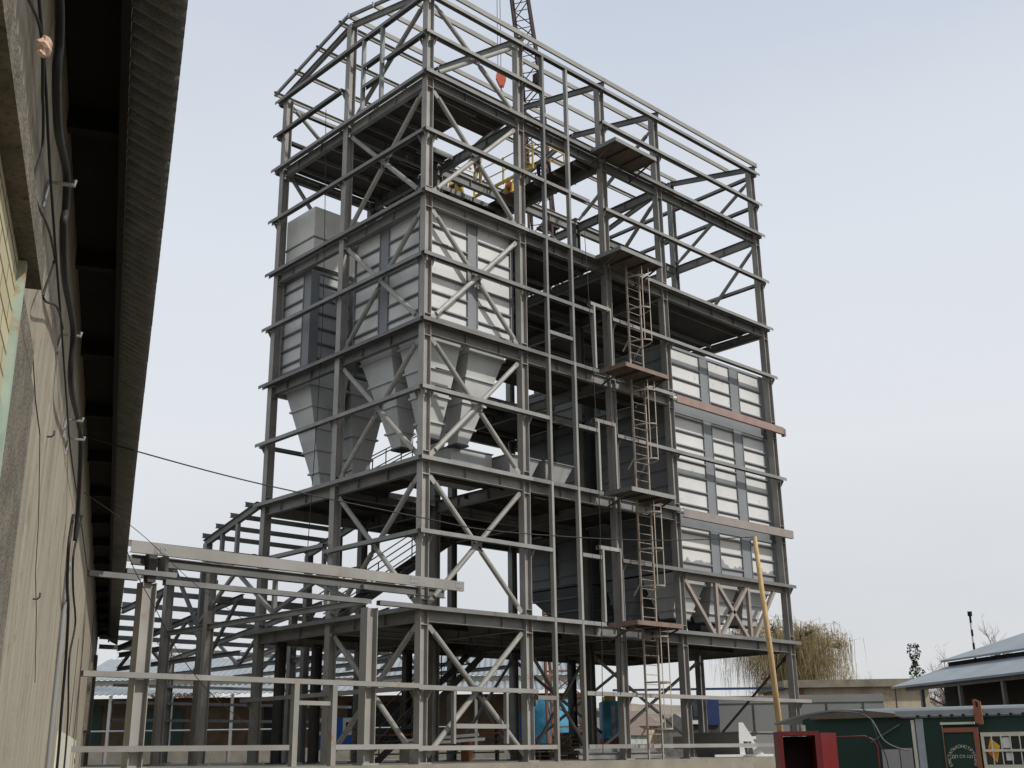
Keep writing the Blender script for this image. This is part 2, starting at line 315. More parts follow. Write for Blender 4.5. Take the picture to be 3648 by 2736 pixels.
# tube bracing
def brace(a, b, mid=False, r=0.078, m=TUBE, inward=0.0):
    a, b = Vector(a), Vector(b); d = (b-a).normalized()
    k = MB().tube([a+d*0.25, b-d*0.25], r, 10)
    nrm = Vector((0,1,0)) if abs(d.y) < 0.01 else Vector((1,0,0))
    side = d.cross(nrm).normalized()
    for p, q in ((a, 1), (b, -1)): k.obox(p+d*q*0.15, d*0.17, side*0.075, nrm*0.008)
    return k.build('brace', m, TW)
def xbrace(p0, p1, axis):          # p0,p1: (h0,z0),(h1,z1) rectangle; axis 'x' -> plane y=0.26, 'y' -> plane x=0.26
    (h0, z0), (h1, z1) = p0, p1; P = (lambda h, z: (h, 0.30, z)) if axis == 'x' else (lambda h, z: (0.30, h, z))
    hm, zm = (h0+h1)/2, (z0+z1)/2
    brace(P(h0, z1), P(hm, zm)); brace(P(hm, zm), P(h1, z0)); 
    k = brace(P(h0, z0), P(h1, z1))
    g = MB()
    if axis == 'x': g.box(hm-0.2, hm+0.2, 0.292, 0.308, zm-0.16, zm+0.16)
    else: g.box(0.292, 0.308, hm-0.2, hm+0.2, zm-0.16, zm+0.16)
    g.build('gusset_plate', STEEL, k)
for z0, z1 in ((0.2, 4.2), (4.2, 8.4), (8.4, 12.6), (12.6, 16.8), (16.8, 21.0)):
    xbrace((0.55, z0+0.12), (4.10, z1-0.5), 'x'); xbrace((0.55, z0+0.12), (4.40, z1-0.5), 'y')
xbrace((0.55, 21.12), (4.10, 23.75), 'x')
brace((0.30,0.5,23.8), (0.30,4.3,21.1)); brace((0.45,8.62,20.9), (4.1,8.62,16.9)); brace((0.45,8.62,23.7), (4.1,8.62,21.1)); brace((0.45,8.62,16.5), (4.1,8.62,12.7))
for X in (11.65, 18.1):
    brace((X,0.45,23.5), (X,4.4,21.1)); brace((X,0.45,20.4), (X,4.4,16.9)); 
    if X > 12: brace((X,0.45,3.7), (X,4.4,0.4), r=0.05, m=DARKST)
for (x0, x1) in ((8.6, 11.5), (11.8, 18.0)):
    for y in (4.6, 8.62):
        brace((x0,y,3.7), (x1,y,0.3), r=0.062, m=STEEL); brace((x0,y,0.3), (x1,y,3.7), r=0.062, m=STEEL)
# roof: rafters, purlins, gable edge
RZ = lambda y: 24.05+(1.05*y/4.6 if y <= 4.6 else 1.05*(9.2-y)/4.6)
for cx in CX:
    for (a, b) in ((0.0, 4.6), (4.6, 9.15)):
        MB().sweep((cx,a,RZ(a)-0.02), (cx,b,RZ(b)-0.02), I(0.22, 0.12, 0.012, 0.01)).build('rafter', STEEL, TW)
for (a, b) in ((-0.05, 4.6), (4.6, 9.2)):
    MB().sweep((0.02,a,RZ(a)+0.22), (0.02,b,RZ(b)+0.22), Cside(0.12, 0.08, 0.01)).build('verge_channel', STEEL, TW)
for y in (0.0, 1.45, 2.9, 4.35, 4.95, 6.35, 7.75, 9.1):
    p = MB().sweep((-0.06,y,RZ(y)+0.185), (18.28,y,RZ(y)+0.185), Cside(0.18, 0.07, 0.008, -1 if y < 4.5 else 1))
    for cx in CX[1:]:
        for dx in (-0.05, 0.05):
            for dz in (-0.04, 0.04): p.box(cx+dx-0.012, cx+dx+0.012, y-0.012, y, RZ(y)+0.185+dz-0.012, RZ(y)+0.185+dz+0.012)
    p.build('purlin', PALE, TW)
# cladding studs on the right hand face
sp = Cside(0.13, 0.07, 0.008, 1)
for X in (5.22, 6.42):
    for z0, z1 in ((0.02, 4.2), (4.21, 8.4), (8.41, 12.6), (12.61, 16.8), (16.81, 23.75)):
        MB().box(X-0.045, X+0.045, -0.02, 0.13, z0, z1).build('cladding_stud', PALE if z0 < 12 else STEEL, TW)
for z in (13.45,): girtx(5.28, 6.36, z)
for z0, z1 in ((4.22, 6.62), (8.42, 10.85), (12.62, 15.0)):
    for X in (7.47, 8.30): MB().box(X-0.04, X+0.04, -0.02, 0.12, z0, z1-0.1).build('door_stud', PALE, TW)
    girtx(7.3, 8.34, z1, m=PALE)
for X, h in ((1.25, 2.0), (3.2, 2.0)): MB().box(X-0.04, X+0.04, -0.01, 0.12, 0.6, h).build('window_stud', PALE, TW)
girtx(1.3, 3.15, 1.12, m=PALE)
# gable studs on the left face above the top floor
for Y, z1 in ((2.45, 23.85), (3.5, 23.85)): MB().box(0.0, 0.13, Y-0.05, Y+0.05, 21.0, z1).build('gable_stud', STEEL, TW)
for z in (21.95, 22.75): girty(2.5, 3.45, z, m=STEEL)
# bunker support truss between last two bays
TRM = mat('taupe_steel', (0.27,0.235,0.20), 0.6)
tp = Rp(0.13, 0.13)
MB().sweep((11.8,0.30,6.12), (17.95,0.30,6.12), I(0.24,0.16)).build('truss_chord', TRM, TW)
for X in (13.62, 15.56): MB().sweep((X,0.25,4.1), (X,0.25,6.0), tp, up=(1,0,0)).build('truss_post', TRM, TW)
for a, b in (((11.86,5.95),(13.42,4.15)), ((13.72,5.97),(15.4,4.15)), ((15.45,5.97),(13.75,4.15)), ((17.2,5.97),(15.75,4.15))):
    MB().sweep((a[0],0.25,a[1]), (b[0],0.25,b[1]), tp, up=(0,1,0)).build('truss_diagonal', TRM, TW)

# ================================================================== FILTER BUNKERS
def stiff_panel_face(root, axis, c, u0, u1, z0, z1, cols, dz, panel_m, frame_m, rib_z0=None):
    """one bunker side: wall sheet with panels between flat strips; axis 'y' => face plane y=c facing -y, 'x' => x=c facing -x"""
    def bx(mb, a, b, d0, d1, zz0, zz1):
        if axis == 'y': mb.box(a, b, c-d1, c-d0, zz0, zz1)
        else: mb.box(c-d1, c-d0, a, b, zz0, zz1)
    fr = MB(); edges = [u0]+[q for cc in cols for q in cc]+[u1]
    for i in range(0, len(edges), 2):
        if edges[i+1]-edges[i] > 0.01: bx(fr, edges[i], edges[i+1], 0.0, 0.05, z0, z1)
    bx(fr, u0, u1, 0.051, 0.06, z1-0.10, z1); bx(fr, u0, u1, 0.051, 0.06, z0, z0+0.05)
    fo = fr.build('side_frame', frame_m, root)
    for (a, b) in cols:
        pn = MB(); bx(pn, a+0.004, b-0.004, -0.01, 0.012, z0+0.06, z1-0.11); po = pn.build('side_panel', panel_m, root)
        z = z0+dz*0.55
        while z < z1-0.2:
            r = MB(); bx(r, a+0.01, b+0.02, 0.0125, 0.085, z, z+0.045); bx(r, a+0.01, b+0.02, 0.0125, 0.03, z-0.05, z-0.0005); r.build('rib', frame_m, po); z += dz
        # ridge bars beside strips
        for q in (a-0.035, b):
            e = MB(); bx(e, q, q+0.035, 0.0515, 0.075, z0+0.1, z1-0.12); e.build('edge_bar', frame_m, po)
def hopper(root, x0, x1, y0, y1, z1, X0, X1, Y0, Y1, z0, m=HOPM, rings=4):
    h = MB().frustum(x0, x1, y0, y1, z1, X0, X1, Y0, Y1, z0)
    ho = h.build('hopper', m, root)
    for k in range(rings):
        t = (k+0.75)/(rings+0.35); L = lambda a, b: a+(b-a)*t
        z = L(z1, z0); a, b, c, d = L(x0,X0)-0.06, L(x1,X1)+0.06, L(y0,Y0)-0.06, L(y1,Y1)+0.06
        MB().box(a, b, c, d, z-0.03, z+0.03).build('stiffener_ring', m, ho)
    MB().box(X0-0.03, X1+0.03, Y0-0.03, Y1+0.03, z0-0.06, z0-0.002).build('outlet_flange', DARKST, ho)
    return ho
A = empty('filter_bunker', (2.35, 2.4, 12.6), 'square white-panelled filter bunker with four grey hoppers behind the near corner column', 'bunker', 'panelled bunkers inside the tower')
MB().box(0.62, 4.12, 0.58, 4.3, 12.85, 16.62).build('shell', SILO, A)
stiff_panel_face(A, 'y', 0.579, 0.62, 4.16, 12.87, 16.6, [(0.66,2.17),(2.60,4.02)], 0.55, PANEL, SILO)
stiff_panel_face(A, 'x', 0.619, 0.50, 4.36, 12.87, 16.6, [(0.95,2.50),(2.98,4.28)], 0.55, PANEL, SILO)
hopper(A, 0.66,2.12, 0.62,2.15, 12.80, 1.22,1.64, 1.22,1.64, 9.35)
hopper(A, 2.42,4.08, 0.62,2.15, 12.80, 2.30,2.72, 1.15,1.57, 9.35)
hopper(A, 0.66,2.12, 2.48,4.25, 12.80, 1.15,1.57, 2.45,2.90, 9.30)
hopper(A, 2.42,4.08, 2.48,4.25, 12.80, 2.35,2.77, 2.45,2.90, 9.30)
hf = MB().box(0.95,1.85,0.55,0.60,11.3,11.33).box(0.95,1.85,0.55,0.60,10.75,10.78).build('hatch_handles', DARKST, A)
B = empty('filter_bunker', (2.0, 7.0, 12.6), 'grey panelled filter bunker with hoppers behind the far left column of the tower', 'bunker', 'panelled bunkers inside the tower')
MB().box(0.62, 4.1, 6.97, 8.62, 12.95, 16.5).build('shell', SILO, B)
stiff_panel_face(B, 'x', 0.619, 6.92, 8.7, 12.97, 16.5, [(7.38,8.6)], 0.55, PANEL, SILO)
stiff_panel_face(B, 'y', 6.969, 0.62, 4.12, 12.97, 16.5, [(0.9,2.2),(2.6,4.0)], 0.55, SILOW, SILO)
hopper(B, 0.62,2.3, 6.95,8.62, 12.9, 1.2,1.6, 6.8,7.2, 8.85, HOPM, 5)
hopper(B, 2.4,4.08, 6.95,8.62, 12.9, 2.6,3.0, 6.9,7.3, 8.85, HOPM, 5)
D_ = empty('duct_box', (1.8, 7.8, 16.8), 'smooth pale sheet metal duct box standing on the fourth floor at the far left', 'duct')
MB().box(0.62, 2.8, 6.95, 8.75, 16.7, 18.95).build('sheet_body', mat('pale_sheet', (0.56,0.55,0.50), 0.45, var=0.06, bump=0.3, bscale=1.5), D_)
MB().box(0.58, 2.84, 6.91, 8.79, 17.75, 17.80).build('seam_flange', SILO, D_)
Cb = empty('large_bunker', (14.9, 2.3, 6.3), 'tall bunker with white ribbed panels in three bays filling the right end of the tower', 'bunker', 'panelled bunkers inside the tower')
MB().box(11.95, 18.3, 0.62, 4.15, 6.35, 14.75).build('shell', SILO, Cb)
for z0, z1, pm in ((12.65,14.75,PANEL),(8.45,12.25,PANEL),(6.35,8.05,PANELW)):
    b0 = Cb
    stiff_panel_face(b0, 'y', 0.619, 11.95, 18.3, z0, z1, [(12.05,13.95),(14.5,15.85),(16.45,17.92)], 0.545, pm, SILO)
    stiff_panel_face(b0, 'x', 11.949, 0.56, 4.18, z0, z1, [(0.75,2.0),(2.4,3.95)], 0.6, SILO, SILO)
PANELW.node_tree  # wavy stain uses object coordinates of the panel (root placed at z 6.3)
for k, (a, b, X0, X1) in enumerate(((12.0,13.75,12.1,13.0),(14.0,15.7,14.1,15.0),(15.95,17.75,16.1,16.95))):
    hopper(Cb, a, b, 0.65, 2.3, 6.30, X0, X1, 1.0, 1.6, 4.75, HOPM, 3)
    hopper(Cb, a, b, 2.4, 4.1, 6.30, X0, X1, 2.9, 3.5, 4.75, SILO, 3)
Cc = empty('large_bunker', (14.9, 6.6, 6.3), 'tall grey ribbed bunker in the shade at the rear of the tower', 'bunker', 'panelled bunkers inside the tower')
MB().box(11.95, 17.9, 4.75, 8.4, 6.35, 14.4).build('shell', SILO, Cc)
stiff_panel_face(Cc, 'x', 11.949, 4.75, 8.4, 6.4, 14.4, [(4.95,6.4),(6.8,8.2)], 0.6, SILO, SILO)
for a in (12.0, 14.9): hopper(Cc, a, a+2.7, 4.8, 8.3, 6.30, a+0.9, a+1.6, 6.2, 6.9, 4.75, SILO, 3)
# chutes on second floor
def chute(x0, x1, y0, y1, z0, z1, lab, taper=0.0):
    c = empty('chute', ((x0+x1)/2, (y0+y1)/2, z0), lab, 'chute', 'grey sheet steel chutes on the second floor')
    MB().frustum(x0, x1, y0, y1, z1, x0+taper, x1-taper, y0+taper, y1-taper, z0).build('trough', SILOW, c)
    MB().box(x0-0.04, x1+0.04, y0-0.04, y1+0.04, z1-0.03, z1+0.001).build('rim', SILO, c)
chute(2.35, 4.05, 1.5, 2.6, 8.35, 9.35, 'grey chute box under the near hoppers, leftmost of the three')
chute(4.25, 5.6, 0.9, 2.5, 8.35, 9.30, 'wide grey chute tapering downwards, middle one of the three', 0.35)
chute(5.8, 7.1, 0.85, 2.2, 8.30, 9.32, 'grey chute with sloping side, rightmost of the three', 0.4)

# ================================================================== ACCESS PLATFORMS, LADDERS
RUSTE = mat('rust_brown_edge', (0.19, 0.13, 0.10), 0.7, var=0.2)
PG = 'projecting platforms up the right hand face'
for z, m, lab in ((4.2, PLAT, 'lowest projecting steel platform, reddish brown edge, above the ground ladder'), (8.4, PLAT, 'second projecting platform from the bottom, grey edge'),
          (12.6, PLAT, 'third projecting platform from the bottom with rusty brown edge'), (16.8, PLAT, 'fourth projecting platform above the uppermost ladder cage'), (21.0, PLAT, 'topmost projecting platform just below the roof frame')):
    p = empty('access_platform', (8.7, -0.5, z), lab, 'platform', PG)
    edge = {4.2: RUSTE, 12.6: RUSTE}.get(z, STEEL)
    MB().box(7.68, 9.88, -1.12, 0.0, z-0.09, z-0.07).build('floor_plate', PLAT, p)
    MB().box(7.66, 9.90, -1.15, -1.121, z-0.14, z+0.0).build('edge_channel', edge, p)
    MB().box(7.64, 7.678, -1.15, 0.05, z-0.14, z+0.0).build('edge_channel', edge, p)
    MB().box(9.882, 9.92, -1.119, 0.0, z-0.14, z+0.0).build('edge_channel', edge, p)
    for X in (8.4, 9.2): MB().box(X, X+0.05, -1.11, 0.0, z-0.16, z-0.091).build('bearer', DARKST, p)
    MB().sweep((7.75,0.15,z-0.55), (7.75,-1.0,z-0.16), Rp(0.05,0.05)).build('strut', DARKST, p)
    MB().sweep((9.8,0.15,z-0.55), (9.8,-1.0,z-0.16), Rp(0.05,0.05)).build('strut', DARKST, p)
LG = 'caged ladders up the right hand face'
LAD = mat('ladder_steel', (0.30,0.26,0.205), 0.6, var=0.15, spots=(0.25,0.13,0.07), spot_amt=0.5, spot_scale=2)
def ladder(z0, z1, lab, cage=(1.2, 3.6), tilt=0.0):
    L = empty('caged_ladder', (9.22, -0.3, z0), lab, 'ladder', LG)
    for X in (8.88, 9.56): MB().box(X-0.025, X+0.025, -0.34, -0.28, z0, z1).build('rail', LAD, L)
    z = z0+0.25
    while z < z1-0.1:
        MB().tube([(8.905,-0.31,z), (9.535,-0.31,z)], 0.013, 6).build('rung', LAD, L); z += 0.3
    hz = [z0+cage[0]+k*(cage[1]-cage[0])/2 for k in range(3)]
    for h in hz:
        c = []
        for a in range(0, 13):
            t = math.pi*a/12; c.append((9.22-0.36*math.cos(t), -0.33-0.66*math.sin(t), h))
        hp = MB()
        for a, b in zip(c[:-1], c[1:]): hp.sweep(a, b, Rp(0.008, 0.05))
        hp.build('cage_hoop', LAD, L)
    for t in (0.33*math.pi, 0.66*math.pi):
        X, Y = 9.22-0.35*math.cos(t), -0.33-0.645*math.sin(t)
        MB().box(X-0.02, X+0.02, Y-0.004, Y+0.004, hz[0]-0.02, hz[2]+0.35).build('cage_strap', LAD, L)
    for X in (8.88, 9.56):
        MB().sweep((X,-0.3,hz[0]+0.1), (X,0.0,hz[0]-0.25), Rp(0.04,0.04)).build('wall_bracket', LAD, L)
    return L
ladder(-1.2, 4.05, 'lowest ladder, from the ground to the bottom platform, wide spaced cage hoops', (2.2, 5.0))
ladder(4.2, 8.25, 'caged ladder between the first and second platforms')
ladder(8.4, 12.45, 'caged ladder between the second and third platforms')
ladder(12.6, 16.7, 'uppermost caged ladder, below the fourth platform')
# loose wooden ladder leaning at the fourth floor
L = empty('loose_ladder', (6.9, 3.2, 16.8), 'small loose ladder leaning inside the tower near the fourth platform', 'ladder')
for dx in (0, 0.38): MB().sweep((7.9+dx,1.1,16.7), (6.9+dx,1.9,18.3), Rp(0.05,0.05)).build('rail', PALE, L)
for k in range(6):
    t = (k+0.5)/6; p0 = Vector((7.9,1.1,16.7)).lerp(Vector((6.9,1.9,18.3)), t); MB().tube([p0, p0+Vector((0.38,0,0))], 0.02, 6).build('rung', PALE, L)
# interior stairs
def stair(x0, x1, y, z0, z1, lab):
    s = empty('stair_flight', (x0, y, z0), lab, 'stairs', 'dark steel stair flights inside the tower')
    for dy in (0, 0.9): MB().sweep((x0,y+dy,z0), (x1,y+dy,z1), Rp(0.05,0.22)).build('stringer', DARKST, s)
    n = 13; t = MB()
    for k in range(n):
        q = (k+0.5)/n; xx, zz = x0+(x1-x0)*q, z0+(z1-z0)*q; t.box(xx-0.13, xx+0.13, y+0.03, y+0.87, zz-0.015, zz+0.015)
    t.build('treads', DARKST, s)
    for dy in (0, 0.9):
        for h in (0.5, 1.0): MB().tube([(x0,y+dy,z0+h), (x1,y+dy,z1+h)], 0.022, 6).build('handrail', DARKST, s)
        for q in (0.02, 0.33, 0.66, 0.98): MB().tube([(x0+(x1-x0)*q,y+dy,z0+(z1-z0)*q), (x0+(x1-x0)*q,y+dy,z0+(z1-z0)*q+1.0)], 0.02, 6).build('baluster', DARKST, s)
stair(3.9, 9.2, 7.0, 0.1, 4.2, 'dark stair flight at ground level inside the tower')
stair(1.65, 8.2, 7.0, 4.2, 8.4, 'dark stair flight with railings between the first and second floors')
stair(2.2, 6.0, 7.0, 8.4, 10.7, 'dark stair flight behind the near hoppers')

# ================================================================== HOIST GEAR, WORKERS
yr = empty('yellow_guardrail', (6.2, 5.2, 21.0), 'yellow guardrail along the hoist opening on the top floor', 'guardrail')
pts = [(6.9,5.45,20.9),(6.9,4.0,20.9),(6.9,2.6,20.9)]
for (x, y) in ((5.6,5.6),(6.9,5.5),(6.95,3.9),(6.95,2.3)): MB().box(x-0.03,x+0.03,y-0.03,y+0.03,20.88,22.0).build('post', YEL, yr)
for z in (21.45, 21.97):
    MB().tube([(5.6,5.6,z),(6.9,5.5,z),(6.95,3.9,z),(6.95,2.3,z)], 0.022, 6).build('rail', YEL, yr)
MB().box(6.93,6.97,2.3,5.5,20.9,21.03).build('toe_board', YEL, yr)
yb = empty('yellow_basket', (8.2, 3.4, 21.0), 'yellow tube basket holding a worker on the walkway of the top floor', 'basket')
for (x, y) in ((7.75,3.9),(8.85,3.9),(7.75,2.5),(8.85,2.5)): MB().tube([(x,y,20.9),(x,y,22.3)], 0.03, 6).build('post', YEL, yb)
for z in (21.7, 22.28): MB().tube([(7.75,3.9,z),(8.85,3.9,z),(8.85,2.5,z),(7.75,2.5,z),(7.75,3.9,z)], 0.028, 6).build('rail', YEL, yb)
for k, (x, y, lab) in enumerate(((4.9,5.75,'yellow winch stand beside the crouching worker with helmet'), (6.3,5.9,'yellow winch stand near the end of the rear deck edge'), (7.9,4.4,'yellow winch stand with red base beside the yellow basket'))):
    w = empty('winch_stand', (x, y, 20.9), lab, 'winch', 'yellow winch stands on the top floor')
    for s in (-1, 1):
        MB().poly([(x-0.3,y+0.2*s,20.9),(x+0.3,y+0.2*s,20.9),(x+0.08,y+0.2*s,21.75),(x-0.08,y+0.2*s,21.75)], (0,0.03,0)).build('side_plate', YEL, w)
    MB().tube([(x,y-0.2,21.35),(x,y+0.2,21.35)], 0.14, 12).build('drum', ORG if k == 2 else DARKST, w)
    MB().box(x-0.34,x+0.34,y-0.26,y+0.26,20.86,20.9).build('base', RED, w)

def person(name_mat, base, yawd, pose, label, helmet=True):
    """continuous skinned body; joints in local metres, x = right, y = forward, z = up"""
    J = {'bend': dict(pel=(0,-0.1,0.92), ch=(0,0.28,1.15), nk=(0,0.42,1.2), hd=(0,0.56,1.16), kn=(0.1,0.02,0.5), ft=(0.11,-0.05,0.06), el=(0.24,0.42,0.92), ha=(0.15,0.55,0.70)),
         'crouch': dict(pel=(0,-0.15,0.38), ch=(0,0.08,0.78), nk=(0,0.16,0.93), hd=(0,0.22,1.06), kn=(0.16,0.28,0.52), ft=(0.13,-0.02,0.06), el=(0.26,0.28,0.66), ha=(0.12,0.48,0.52)),
         'stand': dict(pel=(0,0,0.95), ch=(0,0.03,1.35), nk=(0,0.04,1.52), hd=(0,0.06,1.66), kn=(0.1,0.03,0.5), ft=(0.11,0,0.06), el=(0.27,0.05,1.12), ha=(0.22,0.28,1.0))}[pose]
    root = empty('person', base, label, 'person', 'workers on the top floor')
    V = [Vector(J['pel']), Vector(J['pel']).lerp(Vector(J['ch']), 0.5), Vector(J['ch']), Vector(J['nk'])]; Rd = [0.15, 0.14, 0.165, 0.062]; E_ = [(0,1),(1,2),(2,3)]
    mir = lambda p, s: Vector((p[0]*s, p[1], p[2]))
    for s in (-1, 1):
        b = len(V); sh = Vector(J['ch'])+Vector((0.19*s, 0.02, 0.06)); el = mir(J['el'], s); ha = mir(J['ha'], s)
        hip = Vector(J['pel'])+Vector((0.10*s, 0, -0.04)); kn = mir(J['kn'], s); ft = mir(J['ft'], s)
        V += [sh, el, ha, hip, kn, ft, ft+Vector((0.02*s, 0.17, -0.02))]; Rd += [0.068, 0.05, 0.036, 0.095, 0.065, 0.05, 0.035]
        E_ += [(2,b),(b,b+1),(b+1,b+2),(0,b+3),(b+3,b+4),(b+4,b+5),(b+5,b+6)]
    me = bpy.data.meshes.new('body'); me.from_pydata([tuple(v) for v in V], E_, []); me.materials.append(name_mat)
    o = bpy.data.objects.new('body', me); COL.objects.link(o)
    md = o.modifiers.new('skin', 'SKIN'); md.use_smooth_shade = True
    for i, sv in enumerate(me.skin_vertices[0].data): sv.radius = (Rd[i], Rd[i]*(0.8 if i in (0,1,2) else 1)); sv.use_root = (i == 0)
    o.modifiers.new('sub', 'SUBSURF').levels = 2; o.modifiers['sub'].render_levels = 2
    o.parent = root
    # hands: palm + five separate fingers, and head with face, each skinned on the body
    for s in (-1, 1):
        el = mir(J['el'], s); ha = mir(J['ha'], s); d = (ha-el).normalized(); side = d.cross(Vector((0,0,1))).normalized(); nrm = side.cross(d)
        hb = MB(); hb.obox(ha+d*0.05, d*0.05, side*0.042, nrm*0.014)
        for k, ln in enumerate((0.065, 0.078, 0.072, 0.058)):
            p = ha+d*0.095+side*(0.033-0.022*k); hb.tube([p, p+d*ln*0.55-nrm*0.008, p+d*ln*0.85-nrm*0.03], 0.0095, 6, 0.007)
        p = ha+d*0.02-side*0.04*s; hb.tube([p, p+d*0.03-side*0.03*s, p+d*0.06-side*0.035*s-nrm*0.02], 0.011, 6, 0.008)
        hb.build('hand', SKIN, root).matrix_parent_inverse = Matrix()
    hd = Vector(J['hd']); f = (hd-Vector(J['nk'])).normalized()
    def ell(c, r, nn=14, mm=10):
        m_ = MB(); vs = []
        for i in range(mm+1):
            th = math.pi*i/mm
            for k in range(nn): ph = 2*math.pi*k/nn; vs.append((c[0]+r[0]*math.sin(th)*math.cos(ph), c[1]+r[1]*math.sin(th)*math.sin(ph), c[2]+r[2]*math.cos(th)))
        fs = [(i*nn+k, i*nn+(k+1)%nn, (i+1)*nn+(k+1)%nn, (i+1)*nn+k) for i in range(mm) for k in range(nn)]
        return m_.add(vs, fs)
    h = ell(hd, (0.078, 0.095, 0.115)); h.add(*[(lambda q: (q.v, q.f))(ell(hd+Vector((0,0.098,-0.01)), (0.014,0.022,0.022), 8, 6))][0])
    for s in (-1, 1): e2 = ell(hd+Vector((0.08*s,0,-0.005)), (0.012,0.022,0.032), 8, 6); h.add(e2.v, e2.f)
    ho = h.build('head', SKIN, root, True); ho.matrix_parent_inverse = Matrix()
    ey = MB()
    for s in (-1, 1): e2 = ell(hd+Vector((0.03*s,0.088,0.012)), (0.012,0.008,0.008), 8, 6); ey.add(e2.v, e2.f)
    e2 = ell(hd+Vector((0,0.086,-0.05)), (0.025,0.01,0.006), 8, 6); ey.add(e2.v, e2.f)
    ey.build('face_features', HAIRM, root).matrix_parent_inverse = Matrix()
    if helmet:
        e2 = ell(hd+Vector((0,0.0,0.055)), (0.115,0.135,0.095)); 
        b2 = ell(hd+Vector((0,0.03,0.045)), (0.125,0.16,0.014)); e2.add(b2.v, b2.f); e2.build('helmet', HELM, root, True).matrix_parent_inverse = Matrix()
    else:
        e2 = ell(hd+Vector((0,-0.02,0.03)), (0.088,0.10,0.10)); e2.build('hair', HAIRM, root, True).matrix_parent_inverse = Matrix()
    root.rotation_euler = (0, 0, rad(yawd))
    return root
person(CLGREY, (3.9,6.3,20.875), 200, 'bend', 'worker in grey overalls bending over at the left end of the rear deck', False)
person(CLTAN, (6.55,4.9,20.875), 120, 'bend', 'worker in tan jacket bending down behind the yellow guardrail', False)
person(CLDARK, (8.2,3.1,20.875), -60, 'bend', 'worker in dark clothes and orange helmet leaning over beside the yellow basket', True)
person(CLGREY, (5.6,6.0,20.875), 160, 'crouch', 'crouching worker with orange helmet between two yellow winch stands', True)

# ================================================================== HALL FRAME (left annex)
WX = lambda y: -19.57+(y+24.25)*0.4582+0.10     # workshop eave line: hall members stop short of it
WY = lambda x: (x+19.57-0.10)/0.4582-24.25
HF = empty('hall_frame', (-1.66, 11, 0.1), 'low unclad steel hall frame with trusses and rows of purlins at the tower\'s left', 'steel frame')
def hcol(x, y, z1, m=PALE, w=0.34):
    c = MB().sweep((x,y,0.12), (x,y,z1), I(w, 0.30 if w > 0.3 else 0.22, 0.02, 0.014), up=(1,0,0)); c.box(x-0.25,x+0.25,y-0.22,y+0.22,0.102,0.15)
    return c.build('column', m, HF)
hcol(-7.75, 0.22, 4.12); hcol(-1.52, 0.22, 4.02)
MB().box(-7.82,-7.62,0.08,0.28,4.13,4.95).build('post_stub', DARKST, HF)
MB().box(-8.35,-7.15,0.0,0.14,4.27,4.38).build('bearing_channel', STEEL, HF); MB().box(-7.45,-7.38,0.0,0.4,4.4,4.75).build('cleat_plate', PALE, HF)
for (x, y, z1) in ((-1.66,11.2,6.6),(-1.66,8.4,6.1),(4.5,22.7,4.3),(4.5,13.2,5.4),(10.7,13.2,5.4),(10.7,22.7,4.3)): hcol(x, y, z1, COLM, 0.27)
# front long members
MB().sweep((-8.45,-0.30,4.82), (1.32,-0.30,4.76), Cside(0.26,0.09,0.01,-1)).build('eave_purlin', PALE, HF)
for X in (-7.72, -0.42, 1.18):
    pb_ = MB().box(X-0.17, X+(0.03 if X > 1 else 0.17), -0.3085, -0.3005, 4.69, 4.88)
    bp_ = pb_.build('joint_plate', STEEL, HF)
    for dx in (-0.1, -0.02, 0.1):
        if X > 1 and dx > 0: continue
        for dz in (4.74, 4.84): MB().tube([(X+dx,-0.325,dz), (X+dx,-0.3086,dz)], 0.017, 8).build('bolt', GALV, bp_)
MB().sweep((-8.1,0.35,4.64), (1.15,0.35,4.60), I(0.22,0.14)).build('eave_beam', STEEL, HF)
for z, x0, x1, m in ((4.24,-9.25,-8.05,STEEL),(4.20,-7.45,-1.68,STEEL),(4.20,-1.4,0.0,STEEL),(2.13,-9.15,0.0,PALE),(0.60,-9.3,-3.98,PALE),(0.60,-2.7,0.0,PALE)):
    MB().sweep((x0,0.0,z), (x1,0.0,z), gp).build('girt', m, HF)
for X in (-3.84, -2.73): MB().box(X-0.07, X+0.07, -0.10, 0.06, 0.11, 2.01).build('door_stud', PALE, HF)
MB().box(-3.76,-2.8,-0.04,0.04,1.52,1.62).build('door_lintel', PALE, HF)
tch = Rp(0.14, 0.12); web = Rp(0.10, 0.10)
for X in (-1.66,):
    MB().sweep((X,0.25,4.18), (X,11.1,4.22), I(0.16,0.14)).build('bottom_chord', STEEL, HF)
    MB().sweep((X,0.2,4.55), (X,11.4,6.68), tch).build('top_chord', STEEL, HF)
    for (y0, z0, y1, z1) in ((11.1,6.5,9.1,4.3),(9.1,4.3,6.9,5.75),(6.9,5.75,4.7,4.3),(4.7,4.3,2.6,4.95),(2.6,4.95,0.9,4.3)):
        MB().sweep((X,y0,z0), (X,y1,z1), web).build('truss_web', STEEL, HF)
    for y in (9.0, 4.65, 2.0): MB().sweep((X,y,4.26), (X,y,4.6+0.19*y-0.08), Rp(0.12,0.12), up=(1,0,0)).build('truss_post', STEEL, HF)
FR = lambda y: 4.35+0.115*(22.7-y)
